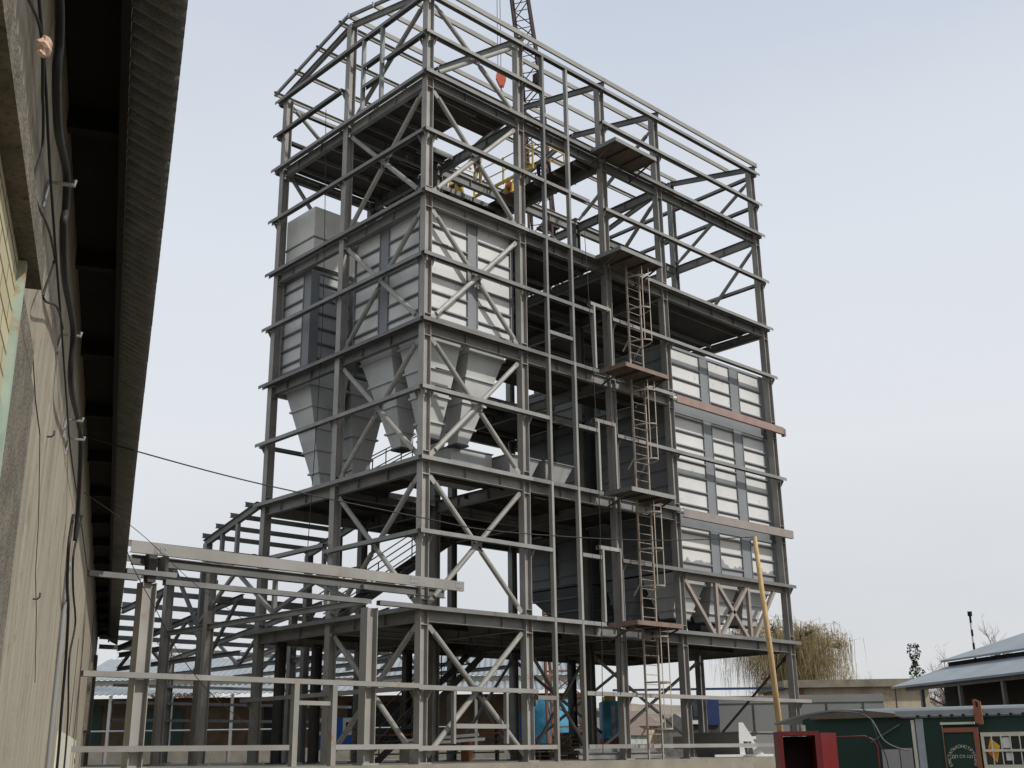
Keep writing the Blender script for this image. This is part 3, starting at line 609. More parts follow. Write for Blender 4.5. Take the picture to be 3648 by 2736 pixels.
for X in (-1.66, 1.2, 4.5, 7.6, 10.7, 13.8):
    ye = min(22.8, WY(X))
    MB().sweep((X,11.3,FR(11.3)), (X,ye,FR(ye)), I(0.2,0.13)).build('top_chord', STEEL, HF)
    z0 = 4.2 if X < 3 else 3.5
    MB().sweep((X,11.3,3.75), (X,ye-0.1,3.75), I(0.16,0.13)).build('bottom_chord', STEEL, HF)
    ys = [11.6, 13.4, 15.2, 17.0, 18.8, 20.6]
    for k in range(len(ys)-1):
        if ys[k+1] > ye: break
        a, b = (3.8, FR(ys[k+1])) if k % 2 else (FR(ys[k]), 3.8)
        MB().sweep((X,ys[k],a), (X,ys[k+1],b), web).build('truss_web', STEEL, HF)
for y in (7.3, 8.85, 10.6, 12.6, 14.5, 16.4, 18.1, 19.8, 21.6):
    MB().sweep((WX(y)-(0.8 if y > 16 else 0),y,FR(y)+0.2), (-0.2 if y < 11 else 14.2,y,FR(y)+0.2), Cside(0.18,0.07,0.008,-1)).build('purlin', STEEL, HF)
for z in (1.9, 2.6, 3.3): MB().sweep((WX(22.6),22.6,z), (14,22.6,z), gp).build('girt', STEEL, HF)
# lean-to rafters behind the far left column
LT = empty('lean_to_frame', (0, 10.5, 0.1), 'small steel lean-to frame with four purlin ends behind the tower\'s far left column', 'steel frame')
for X in (0.08, 4.3):
    MB().sweep((X,8.75,8.35), (X,12.25,7.52), I(0.26,0.14)).build('rafter', STEEL, LT)
    MB().sweep((X,12.0,0.12), (X,12.0,7.5), I(0.24,0.24), up=(1,0,0)).build('post', STEEL, LT)
    MB().sweep((X,8.8,6.62), (X,12.1,6.62), I(0.2,0.13)).build('tie_beam', STEEL, LT)
    for y in (10.0, 11.0): MB().sweep((X,y,6.73), (X,y,8.35-0.237*(y-8.75)-0.14), Rp(0.14,0.12), up=(1,0,0)).build('stud', STEEL, LT)
for y in (9.25, 10.2, 11.15, 12.05):
    z = 8.35-0.237*(y-8.75)+0.21; MB().sweep((-0.12,y,z), (4.6,y,z), Cside(0.16,0.08,0.01,-1)).build('purlin', STEEL, LT)
for z in (7.3, 6.9, 5.9): MB().sweep((0.1,12.15,z-0.3), (4.4,12.15,z-0.3), gp).build('girt', STEEL, LT)

# ================================================================== LEFT BUILDING
Z0 = Vector((0,0,1)); H2 = Vector((0.41654, 0.90912, 0)); NR = Vector((0.90912, -0.41654, 0)); CB = Vector((1.04, 22.46, -0.31))     # far corner of the long wall
GU = 1.85                             # metres per grid unit of the workshop's drawing grid (s along the wall, off out of it, z up)
def wp(s, off, z): return CB+H2*(s*GU)+NR*(off*GU)+Vector((0,0,z*GU))
LB = empty('old_workshop', tuple(wp(-12, -3, -0.51)), 'old rendered workshop close on the left under a fibre cement eave', 'building')
def wbox(mb, s0, s1, o0, o1, z0, z1):
    c = wp((s0+s1)/2, (o0+o1)/2, (z0+z1)/2); return mb.obox(c, H2*(s1-s0)*GU/2, NR*(o1-o0)*GU/2, Vector((0,0,(z1-z0)*GU/2)))
wbox(MB(), -34, 0.0, -6.0, 0.0, -1.3, 3.0).build('wall', WALLM, LB)
# wooden soffit and structure in the dark behind the sheets
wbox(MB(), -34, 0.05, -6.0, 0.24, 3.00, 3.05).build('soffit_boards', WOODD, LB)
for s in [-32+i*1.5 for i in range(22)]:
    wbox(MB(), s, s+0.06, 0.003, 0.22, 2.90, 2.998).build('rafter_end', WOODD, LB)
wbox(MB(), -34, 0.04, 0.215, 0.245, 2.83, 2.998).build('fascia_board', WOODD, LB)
# corrugated sheets: wave along s, slope down outward
cs = MB(); n_ = 34*96; vs = []; fs = []
for i in range(n_+1):
    s = -34+34.12*i/n_; wv = 0.026*math.sin(2*math.pi*s/0.085); j = int((s+40)/0.68); step = 0.010*((s+40) % 0.68)
    eo = 0.425+0.004*math.sin(j*12.9)
    vs += [wp(s, 0.247, 2.878+wv+step), wp(s, eo, 2.79+wv+step), wp(s, eo, 2.798+wv+step), wp(s, 0.247, 2.886+wv+step)]
for i in range(n_):
    a = i*4; fs += [(a,a+4,a+5,a+1),(a+1,a+5,a+6,a+2),(a+2,a+6,a+7,a+3)]
fs += [(0,1,2,3),(n_*4,n_*4+3,n_*4+2,n_*4+1)]
cs.add(vs, fs); cs.build('corrugated_eave', ETERN, LB)
MB().add([wp(-34,-6,4.7),wp(0.1,-6,4.7),wp(0.1,0.3,3.08),wp(-34,0.3,3.08),wp(-34,-6,4.8),wp(0.1,-6,4.8),wp(0.1,0.3,3.14),wp(-34,0.3,3.14)],[(0,3,2,1),(4,5,6,7),(0,1,5,4),(1,2,6,5),(2,3,7,6),(3,0,4,7)]).build('roof', ETERN, LB)
# projecting concrete ledge at upper left, brick infill and window, pilaster joints
wbox(MB(), -31, -23.93, -0.02, 0.065, 1.79, 1.885).build('concrete_lintel', ROUGHC, LB)
bm_ = wbox(MB(), -31, -24.17, -0.02, 0.012, 1.33, 1.788).build('brick_infill', BRK, LB)
uv = bm_.data.uv_layers.new(name='UVMap')
for p in bm_.data.polygons:
    for li in p.loop_indices:
        w2 = bm_.data.vertices[bm_.data.loops[li].vertex_index].co-CB; uv.data[li].uv = (w2.dot(H2), w2.z)
fr = wbox(wbox(wbox(MB(), -31, -24.17, 0.0, 0.022, 1.25, 1.329), -24.169, -24.13, 0.0, 0.035, -0.6, 1.786), -31, -24.17, 0.0, 0.026, -0.62, -0.55).build('window', PALEG, LB)
wbox(MB(), -31, -24.171, -0.01, 0.006, -0.54, 1.249).build('pane', GLASS, fr)
for s in (-24.9, -25.8): wbox(MB(), s, s+0.04, 0.007, 0.03, -0.54, 1.249).build('mullion', PALEG, fr)
wbox(MB(), -24.128, -23.12, 0.0, 0.012, -1.25, 1.69).build('rough_pier', ROUGHC, LB)
wbox(MB(), -24.128, -23.3, 0.0, 0.010, 1.70, 1.788).build('rough_pier', ROUGHC, LB)
ck = MB(); cpts = [(-23.25,1.80),(-22.9,1.72),(-22.49,1.69),(-22.0,1.42),(-21.8,1.2),(-21.4,1.05),(-20.9,0.75)]
for (a, z), (b, z2) in zip(cpts[:-1], cpts[1:]): ck.obox(wp((a+b)/2,0.001,(z+z2)/2), (H2*(b-a)/2+Z0*(z2-z)/2)*GU, NR*0.003, (Z0*(b-a)-H2*(z2-z)).normalized()*0.007)
ck.build('wall_crack', BLACK, LB)
wbox(wbox(MB(), -14.2, -14.16, -0.01, 0.006, -1.2, 1.6), -7.3, -7.26, -0.01, 0.006, -1.2, 2.6).build('joint_strips', DARKST, LB)
wbox(MB(), -6.6, -5.2, 0.0, 0.05, 0.8, 1.9).build('wall_patch', ROUGHC, LB); wbox(MB(), -3.2, -2.6, 0, 0.07, 0.1, 2.3).build('wall_pilaster', ROUGHC, LB)
for s_ in (-18.2, -12.0, -7.0): wbox(MB(), s_, s_+0.03, -0.01, 0.003, -1.2, 2.72).build('panel_joint', ROUGHC, LB)
# small electric cabinet, conduit, hooks, brackets
ec = empty('meter_box', tuple(wp(-16.5, 0.05, -0.5)), 'cream metal meter box on the workshop wall at the bottom left', 'meter box')
wbox(MB(), -17.2, -11.3, 0.0, 0.02, -0.9, 0.58).build('box_body', CREAM, ec)
wbox(MB(), -11.6, -11.5, 0.021, 0.03, 0.3, 0.36).build('lock', DARKST, ec)
cd = MB().tube([wp(-18.6,0.02,-1.2), wp(-18.9,0.02,1.70)], 0.030, 10).build('conduit', GALV)
tag(cd, 'bright galvanised conduit standing up the workshop wall', 'conduit')
for k, (s, z, lab) in enumerate(((-22.07, 1.79, 'small bent iron hook high on the workshop wall'), (-21.76, 1.08, 'small rusty iron hook low on the workshop wall'))):
    tag(MB().tube([wp(s,0,z), wp(s,0.02,z), wp(s,0.03,z+0.01), wp(s,0.03,z+0.03)], 0.009, 6).build('wall_hook', DARKST), lab, 'hook', 'iron hooks on the workshop wall')
BK = [(-23.57,2.35),(-22.09,2.29),(-20.96,2.18),(-20.5,2.19)]
for k, (s, z) in enumerate(BK):
    b = MB().tube([wp(s,0.0,z-0.10), wp(s,0.012,z), wp(s,0.10,z), wp(s,0.10,z+0.02)], 0.016, 6)
    tag(b.build('cable_bracket', GALV), ['cable bracket nearest the camera on the workshop wall','second cable bracket along the workshop wall, twisted wire hanging on it','third cable bracket along the workshop wall','farthest cable bracket, where the overhead cable leaves'][k], 'bracket', 'brackets holding the eave cable')
def wire(name, pts, r, m, lab, cat='cable', group=None, sub=8):
    P = [Vector(p) for p in pts]; q = []
    for i in range(len(P)-1):
        p0, p1, p2, p3 = P[max(i-1,0)], P[i], P[i+1], P[min(i+2,len(P)-1)]
        for k in range(sub):
            t = k/sub; q.append(0.5*((2*p1)+(p2-p0)*t+(2*p0-5*p1+4*p2-p3)*t*t+(3*p1-3*p2+p3-p0)*t**3))
    q.append(P[-1]); return tag(MB().tube(q, r, 6).build(name, m, smooth=True), lab, cat, group)
def jag(s0, s1, o, z0, z1, n, a): return [wp(s0+(s1-s0)*i/n, o+random.uniform(-a, a)*0.3, z0+(z1-z0)*i/n+random.uniform(-a, a)) for i in range(n+1)]
wire('eave_cable', [wp(a,0.07,z) for a, z in ((-25.3,2.44),(-24.6,2.46),(-24.40,2.41),(-24.37,2.33),(-24.23,2.285),(-24.04,2.285),(-23.6,2.38),(-23.45,2.31),(-23.45,2.235),(-23.1,2.175),(-22.2,2.28),(-21.95,2.10),(-20.97,2.2),(-20.6,2.24),(-20.3,2.26),(-19.95,2.16),(-19.6,1.95),(-19.5,1.75))], 0.026, CABLE, 'thick black cable sagging along the wall top under the eave')
wire('eave_cable', [wp(a,0.03,z) for a, z in ((-25.0,2.37),(-24.3,2.36),(-23.8,2.30),(-23.2,2.26),(-22.4,2.22),(-21.4,2.16),(-20.4,2.12),(-18.0,2.2),(-14,2.3))], 0.009, CABLE, 'thin black wire running along the wall top under the eave')
wire('loose_wire', [wp(a,0.04,z) for a, z in ((-25.1,2.12),(-24.93,2.175),(-24.64,2.29),(-24.48,2.288),(-24.36,2.237),(-24.29,2.226),(-24.19,2.162),(-24.25,2.075),(-24.30,2.008),(-24.29,1.968),(-24.09,2.004),(-23.76,2.098),(-23.49,2.152),(-23.30,2.155),(-23.55,1.935),(-23.45,1.935),(-22.9,2.123),(-22.43,2.2))], 0.009, CABLE, 'loose black wire looping down over the upper workshop wall', sub=4)
wire('drop_cable', [wp(a,0.04,z) for a, z in ((-19.46,1.93),(-19.64,1.69),(-19.27,1.49),(-18.7,1.40),(-18.32,1.22),(-18.1,1.03),(-17.9,0.70),(-17.6,0.2),(-17.6,-1.2))], 0.020, CABLE, 'black cable dropping beside the conduit, nearer the camera')
wire('drop_cable', [wp(a,0.05,z) for a, z in ((-18.16,2.18),(-18.65,1.95),(-19.0,1.71),(-18.37,1.56),(-17.2,1.45),(-17.7,1.16),(-17.5,1.0),(-16.6,0.7),(-16.2,0.2),(-16.2,-1.2))], 0.015, CABLE, 'wavy black cable dropping past the cream meter box')
bag = MB(); 
for i in range(9):
    th = math.pi*i/8
    for k in range(10):
        ph = 2*math.pi*k/10; rr = 0.035*(1+0.3*math.sin(k*5.1+i*2.3)); bag.v.append(tuple(wp(-24.75,0.07,2.16)+Vector((rr*math.sin(th)*math.cos(ph), rr*math.sin(th)*math.sin(ph), 0.059*math.cos(th)))))
bag.f = [(i*10+k, i*10+(k+1)%10, (i+1)*10+(k+1)%10, (i+1)*10+k) for i in range(8) for k in range(10)]
bgo = tag(bag.build('wrapped_bulb', PINK), 'lamp socket wrapped in pinkish clear plastic hanging at the top left', 'lamp')
# overhead cable to the timber pole and loose guy wires
def camD(px, py, D):   # measured sight-line, used once for the sagging line's sample points
    return EYE+D*(Fw+Rr*((px-1824)/4049.3)-Ur*((py-1368)/4049.3))
ocp = [camD(297,1550,16.8), camD(470,1603,17.4), camD(924,1723,18.8), camD(1492,1842,20.5), camD(1781,1893,21.4), camD(2300,1925,22.9), camD(2688,1913,24.0)]
wire('overhead_cable', ocp, 0.011, CABLE, 'long dark overhead cable sagging from the workshop eave to the timber pole')
wire('guy_wire', [camD(300,1755,17.2), camD(500,1900,20), camD(700,2085,22.5), camD(900,2230,24.5)], 0.006, CABLE, 'thin wire slanting from the workshop eave down across the hall frame')
wire('guy_wire', [camD(415,1830,16.9), camD(470,2010,18), camD(560,2180,19.5), camD(640,2330,21), camD(760,2480,22.5), camD(930,2620,24)], 0.008, CABLE, 'hanging black cable curving down in front of the hall columns')
for k, (x, y, z0, z1, lab) in enumerate(((6.9,-0.2,0.3,17.4,'long thin rope hanging down beside the cladding studs'), (7.75,-0.25,2.0,12.5,'thin rope hanging past the platform door frames'), (0.0,5.6,5.8,22.0,'thin rope hanging down the left face from the roof'))):
    wire('hanging_rope', [(x,y,z1), (x+0.15,y-0.1,(z0+z1)/2), (x,y,z0)], 0.012, CABLE, lab, 'rope', 'ropes hanging from the tower')

# ================================================================== CRANE
CR = empty('lattice_crane', (18.9, 13, -1.26), 'dark brown lattice boom crane standing behind the tower', 'crane')
def lattice(p0, p1, w0, w1, n, m, rch, rbr, name, parent):
    p0, p1 = Vector(p0), Vector(p1); d = (p1-p0).normalized(); u = d.cross(Vector((0.6,-0.8,0))).normalized(); v = u.cross(d)
    mb = MB(); C4 = ((-1,-1),(1,-1),(1,1),(-1,1))
    P = lambda t, c: p0+(p1-p0)*t+(u*c[0]+v*c[1])*(w0+(w1-w0)*t)/2
    for c in C4: mb.tube([P(0,c), P(1,c)], rch, 6)
    br = MB()
    for i in range(n):
        t0, t1 = i/n, (i+1)/n
        for k in range(4):
            a, b = C4[k], C4[(k+1)%4]
            br.tube([P(t0,a if (i+k)%2 else b), P(t1,b if (i+k)%2 else a)], rbr, 5)
            br.tube([P(t1,a), P(t1,b)], rbr*0.8, 5)
    mb.build(name, m, parent); br.build('lacing', m, parent)
lattice((19.25,13,-1.0), (18.82,13,10.0), 1.7, 1.45, 9, RUSTM, 0.07, 0.03, 'lower_mast', CR)
lattice((18.82,13,10.0), (18.15,13,27.2), 1.45, 1.15, 13, CRANEM, 0.07, 0.03, 'middle_mast', CR)
lattice((18.15,13,27.2), (17.62,13,34.6), 1.15, 1.0, 7, CRANEM, 0.085, 0.035, 'upper_mast', CR)
lattice((17.62,13,34.6), (15.6,12.6,44.5), 1.0, 0.7, 10, CRANEM, 0.08, 0.03, 'jib', CR)
MB().box(17.95,18.3,12.7,13.2,34.4,35.0).build('sheave_block', CRANEM, CR)
MB().box(18.1,18.9,12.4,13.3,25.9,26.05).build('head_frame', CRANEM, CR)
MB().box(17.4,21.2,11.8,14.4,-0.9,0.3).box(17.8,20.8,11.4,11.8,-1.2,-0.4).box(17.8,20.8,14.4,14.8,-1.2,-0.4).build('chassis', DARKST, CR)
MB().box(19.6,21.0,12.2,14.1,0.35,1.2).build('engine_housing', CRANEM, CR)
for dx in (0.75, 0.95): MB().tube([(18.3+dx,12.7,24.0), (17.0+dx*0.6,12.8,38.5)], 0.02, 5).build('hoist_rope', CABLE, CR)
hk = empty('hook_block', (11.7, 9, 29.6), 'orange red crane hook block hanging on ropes above the rear roof slope', 'hook block')
hx, hz_ = 11.68, 30.05
hu = Vector((0.727,-0.687,0))*0.25
prof = [(-0.75,0.28),(-0.45,0.50),(0.5,0.5),(0.95,0.2),(0.9,-0.1),(0.45,-0.62),(-0.3,-0.62),(-1.0,0.0)]
for s in (-1, 1):
    MB().poly([Vector((hx,9,hz_))+hu*a+Vector((0,0,b*0.75))+Vector((0.687,0.727,0))*(0.11*s) for a, b in prof], Vector((0.687,0.727,0))*0.03).build('cheek_plate', ORG, hk)
MB().tube([Vector((hx,9,hz_))-Vector((0.07,0.073,0)), Vector((hx,9,hz_))+Vector((0.07,0.073,0))], 0.2, 14).build('sheave', DARKST, hk)
MB().tube([(hx,9,hz_-0.45),(hx,9,hz_-0.65),(hx+0.08,8.93,hz_-0.78),(hx,9,hz_-0.88),(hx-0.1,9.09,hz_-0.78)], 0.035, 6).build('hook', DARKST, hk)
for dx in (-0.19, 0.0): MB().tube([(hx+dx,9,hz_+0.3), (hx+dx-0.05,9,41)], 0.015, 5).build('rope', CABLE, hk)
# timber pole
tp_ = tag(MB().tube([(1.95,-9.9,-1.26), (1.30,-10.15,2.4), (0.56,-10.49,4.63)], 0.075, 8, 0.045).build('timber_pole', TIMBER, smooth=True), 'tall yellow timber pole leaning in front of the right end of the tower', 'pole')

# ================================================================== RIGHT FOREGROUND: green cabin, red cabinet
cu = Vector((0.72664,-0.68691,0)).normalized(); cf = Vector((0.6563,0.6886,0)).normalized()   # right / away from camera
def cp(r, a, z): return Vector((EYE.x, EYE.y, 0))+cu*r+cf*a+Vector((0,0,z))
GC = empty('green_cabin', tuple(cp(8.5, 22.5, -1.26)), 'dark green site cabin with arched grey roof, brown door and barred window', 'cabin')
# corner of cabin near camera-left: gable from (5.85,25) to (7.9,21.9); long side from there to right, slightly towards camera
g0 = cp(5.62,23.29,0); g1 = cp(7.35,21.9,0); ld = (cp(8.27,21.34,0)-cp(7.35,21.9,0)).normalized(); gd = (g1-g0).normalized(); gl = (g1-g0).length
gn = Vector((gd.y,-gd.x,0)); ln_ = Vector((ld.y,-ld.x,0))
if gn.dot(cf) > 0: gn = -gn
if ln_.dot(cf) > 0: ln_ = -ln_
Z = Vector((0,0,1))
def cbx(mb, org, d, n, a0, a1, o0, o1, z0, z1):
    c = org+d*((a0+a1)/2)+n*((o0+o1)/2)+Z*((z0+z1)/2); return mb.obox(c, d*(a1-a0)/2, n*(o1-o0)/2, Z*(z1-z0)/2)
body = MB(); q = [g0, g1, g1+ld*7.5, g0+ld*7.5]; body.add([p+Z*(-1.0) for p in q]+[p+Z*0.87 for p in q], [(0,3,2,1),(4,5,6,7),(0,1,5,4),(1,2,6,5),(2,3,7,6),(3,0,4,7)])
body.build('body', GREEN, GC)
AR = lambda t: 0.90+0.135*(1-(2*t-1.0)**2)          # arch height across the gable
gb = MB(); gb.poly([g0+gn*0.0+Z*0.869]+[g0+gd*(gl*k/12)+Z*AR(k/12) for k in range(13)]+[g1+Z*0.869], ld*7.5); gb.build('gable_infill', GREEN, GC)
rf = MB(); vs = []; ns = 16
for i in range(ns+1):
    w_ = -0.30+(gl+0.40)*i/ns; t = w_/gl; zz = AR(t)+(0.002 if 0 < t < 1 else 0)
    for a in (-0.30, 7.8): vs += [g0+gd*w_+ld*a+Z*zz, g0+gd*w_+ld*a+Z*(zz+0.03)]
fs = []
for i in range(ns):
    a = i*4; fs += [(a,a+4,a+6,a+2),(a+1,a+3,a+7,a+5),(a,a+1,a+5,a+4),(a+2,a+6,a+7,a+3)]
fs += [(0,2,3,1),(ns*4,ns*4+1,ns*4+3,ns*4+2)]
rf.add(vs, fs); rfo = rf.build('arched_roof', mat('pale_roof_sheet', (0.21,0.23,0.235), 0.5, var=0.1), GC)
MB().poly([g0+gd*(gl*0.10)+gn*0.1+Z*0.90]+[g0+gd*(gl*k/10)+gn*0.1+Z*(AR(k/10)-0.004) for k in range(1,10)]+[g0+gd*(gl*0.9)+gn*0.1+Z*0.90], gn*0.04).build('roof_bow', PLAT, rfo)
rb = MB()
for k in range(22): rb.obox(g1+ld*(0.1+k*0.2)+ln_*0.11+Z*0.90, ld*0.022, ln_*0.05, Z*0.022)
rb.build('roof_ribs', BLACK, rfo)
cbx(MB(), g1, ld, ln_, -0.3, 7.7, 0.11, 0.125, 0.915, 1.0).build('roof_trim', mat('pale_trim', (0.29,0.31,0.315), 0.5), rfo)
cbx(MB(), g1, ld, ln_, 0.02, 0.15, 0.002, 0.03, -1.0, 0.86).build('corner_post', mat('pale_blue_post', (0.33,0.36,0.37), 0.5, var=0.12), GC)
cbx(MB(), g0, gd, gn, gl-0.06, gl+0.0, 0.0, 0.03, -1.0, 0.84).build('corner_trim', CREAM, GC)
cbx(MB(), g0, gd, gn, 0.0, 0.06, 0.0, 0.03, -1.0, 0.80).build('corner_trim', CREAM, GC)
D0 = 0.50
dr = cbx(MB(), g1, ld, ln_, D0, D0+0.60, 0.01, 0.035, -1.0, 0.69).build('door', GREEN, GC)
cbx(cbx(cbx(MB(), g1, ld, ln_, D0+0.0, D0+0.60, 0.036, 0.07, 0.61, 0.69), g1, ld, ln_, D0+0.52, D0+0.60, 0.036, 0.07, -1.0, 0.609), g1, ld, ln_, D0-0.01, D0+0.0, 0.036, 0.07, -1.0, 0.69).build('door_frame', BROWNP, dr)
cbx(MB(), g1, ld, ln_, D0-0.03, D0+0.56, 0.036, 0.10, 0.745, 0.785).build('drip_rail', CREAM, GC)
cbx(MB(), g1, ld, ln_, 0.475, 0.485, 0.002, 0.012, -1.0, 0.8).build('seam', CREAM, GC)
# lettering round a circle on the door
def letter(ch, centre, up, right, nrm, size, m, parent):
    cu_ = bpy.data.curves.new('letter', 'FONT'); cu_.body = ch; cu_.size = size; cu_.align_x = 'CENTER'; cu_.align_y = 'CENTER'; cu_.extrude = 0.002
    o = bpy.data.objects.new('letter', cu_); COL.objects.link(o)
    mw = Matrix((right, up, nrm)).transposed().to_4x4(); mw.translation = centre; o.matrix_world = mw
    dg = bpy.context.evaluated_depsgraph_get(); dg.update(); me = bpy.data.meshes.new_from_object(o.evaluated_get(dg)); me.transform(o.matrix_world)
    bpy.data.objects.remove(o); me.materials.clear(); me.materials.append(m)
    return me
sgn = MB(); ctr = g1+ld*(D0+0.275)+ln_*0.042+Z*0.14
wordm = '\u042E\u0416\u0421\u0422\u0410\u041B\u042C\u041A\u041E\u041D\u0421\u0422\u0420\u0423\u041A\u0426\u0418\u042F'
def addtext(t, c, up, right, size):
    me = letter(t, c, up, right, ln_, size, CREAM, GC); sgn.add([v.co for v in me.vertices], [tuple(p.vertices) for p in me.polygons]); bpy.data.meshes.remove(me)
nL = len(wordm)
for k, ch in enumerate(wordm):
    a = math.pi*(1.12-1.24*k/(nL-1)); up = ld*math.cos(a)+Z*math.sin(a); rt = ld*math.sin(a)-Z*math.cos(a)
    addtext(ch, ctr+up*0.225, up, rt, 0.075)
addtext('\u0414\u041F \u0421\u0423-121', ctr+Z*0.05, Z, ld, 0.075)
sgn.build('door_lettering', CREAM, dr, recalc=False)
W0 = 1.13
wf = cbx(cbx(cbx(cbx(MB(), g1, ld, ln_, W0, W0+2.2, 0.01, 0.05, 0.53, 0.60), g1, ld, ln_, W0, W0+2.2, 0.01, 0.05, -0.03, 0.05), g1, ld, ln_, W0, W0+0.05, 0.01, 0.05, 0.051, 0.529), g1, ld, ln_, W0+2.1, W0+2.2, 0.01, 0.05, 0.051, 0.529).build('window', CREAM, GC)
cbx(MB(), g1, ld, ln_, W0+0.05, W0+2.1, 0.002, 0.012, 0.051, 0.529).build('pane', GLASS, wf)
for k in range(12): cbx(MB(), g1, ld, ln_, W0+0.17+k*0.155, W0+0.188+k*0.155, 0.05, 0.065, 0.04, 0.54).build('window_bar', CREAM, wf)
cbx(MB(), g1, ld, ln_, W0+0.02, W0+2.1, 0.066, 0.08, 0.27, 0.31).build('window_bar', CREAM, wf)
MB().poly([g1+ld*(W0+0.08)+ln_*0.014+Z*0.27, g1+ld*(W0+0.15)+ln_*0.014+Z*0.50, g1+ld*(W0+0.30)+ln_*0.014+Z*0.37, g1+ld*(W0+0.22)+ln_*0.014+Z*0.08], ln_*0.004).build('banner', FLAGY, wf)
MB().poly([g1+ld*(W0+0.34)+ln_*0.014+Z*0.33, g1+ld*(W0+0.34)+ln_*0.014+Z*0.51, g1+ld*(W0+0.47)+ln_*0.014+Z*0.51, g1+ld*(W0+0.47)+ln_*0.014+Z*0.33], ln_*0.004).build('notice', WHITE, wf)
MB().poly([g1+ld*(W0+0.38)+ln_*0.014+Z*0.12, g1+ld*(W0+0.38)+ln_*0.014+Z*0.25, g1+ld*(W0+0.50)+ln_*0.014+Z*0.25, g1+ld*(W0+0.50)+ln_*0.014+Z*0.12], ln_*0.004).build('notice', WHITE, wf)
# gable side details: grey door panel, diagonal bar
cbx(cbx(MB(), g0, gd, gn, gl-0.66, gl-0.33, 0.01, 0.05, -1.0, 0.33), g0, gd, gn, gl-0.31, gl-0.09, 0.01, 0.05, -1.0, 0.35).build('side_panel', mat('grey_board', (0.33,0.33,0.31), 0.7), GC)
MB().sweep(g0+gd*(gl-0.85)+gn*0.06+Z*0.46, g0+gd*(gl-0.28)+gn*0.06+Z*0.76, Rp(0.02,0.02)).build('diagonal_bar', STEEL, GC)
# lifting lug
lug = MB(); lp = g1+ld*1.10+ln_*0.16+Z*0.74
lug.poly([lp+ld*a+Z*b for a, b in ((0,0.03),(0,0.43),(0.04,0.43),(0.13,0.38),(0.13,0.0),(0.09,-0.01))], ln_*0.05)
lo = lug.build('lifting_plate', BROWNP); tag(lo, 'brown steel lifting plate with a slot standing at the cabin roof edge', 'lifting plate')
MB().poly([lp+ln_*0.051+ld*a+Z*b for a, b in ((0.045,0.30),(0.045,0.40),(0.08,0.375),(0.08,0.29))], ln_*0.003).build('slot', BLACK, lo)
# red open cabinet
RCo = cp(4.92,20.41,0); rd = (cu*0.985-cf*0.12).normalized(); rn = Vector((rd.y,-rd.x,0)); rn = -rn if rn.dot(cf) > 0 else rn
RC = empty('red_cabinet', tuple(RCo-Z*1.26), 'bright red steel cabinet standing open and dark inside by the green cabin', 'cabinet')
rc = MB()
rt = 0.65; rw = 0.68
cbx(rc, RCo, rd, rn, -0.42, -0.35, -0.9, 0, -1.26, rt); cbx(rc, RCo, rd, rn, rw-0.42-0.07, rw-0.42, -0.9, 0, -1.26, rt); cbx(rc, RCo, rd, rn, -0.349, rw-0.491, -0.9, 0, rt-0.07, rt-0.001)
rc.build('frame', REDP, RC); cbx(MB(), RCo, rd, rn, -0.35, rw-0.49, -0.9, -0.86, -1.26, rt-0.08).build('back_panel', REDD, RC)
cbx(MB(), RCo, rd, rn, -0.349, rw-0.491, -0.855, -0.02, -1.0, -0.98).build('shelf', REDD, RC)
o2 = RCo+rd*(rw-0.42)
cbx(MB(), o2, (rd*0.62+rn*-0.78).normalized(), rd, 0.01, 0.5, 0.0, 0.03, -1.26, rt-0.03).build('door', REDP, RC)
rr_ = MB().tube([cp(5.75,21.7,-1.26), cp(5.75,21.7,0.56), cp(6.35,21.7,0.57), cp(6.50,21.7,0.50), cp(6.56,21.7,0.38), cp(6.56,21.7,-1.26)], 0.013, 8).build('tube_rack', REDP)
tag(rr_, 'thin red bent tube rack in front of the cabin gable', 'rack')
wire('cabin_hose', [cp(5.95,22.2,1.02), cp(6.3,21.9,0.98), cp(6.5,21.7,0.85), cp(6.62,21.5,0.5), cp(6.85,21.5,0.36), cp(7.1,21.6,0.31)], 0.013, mat('grey_hose', (0.11,0.11,0.11), 0.7), 'grey hose looping down from the cabin roof', 'hose')
wire('cabin_hose', [cp(6.42,22.0,1.08), cp(6.42,21.5,0.9), cp(6.5,21.4,0.45), cp(6.62,21.4,0.1), cp(6.7,21.4,-1.2)], 0.010, CABLE, 'thin black hose hanging straight over the red tube rack', 'hose')

# ================================================================== BACKGROUND
def gp3(px, py, z):     # point on horizontal plane z seen at photograph measurement -> world metres
    d = Fw+Rr*((px-1824)/4049.3)-Ur*((py-1368)/4049.3); t = (z-EYE.z)/d.z; return EYE+d*t
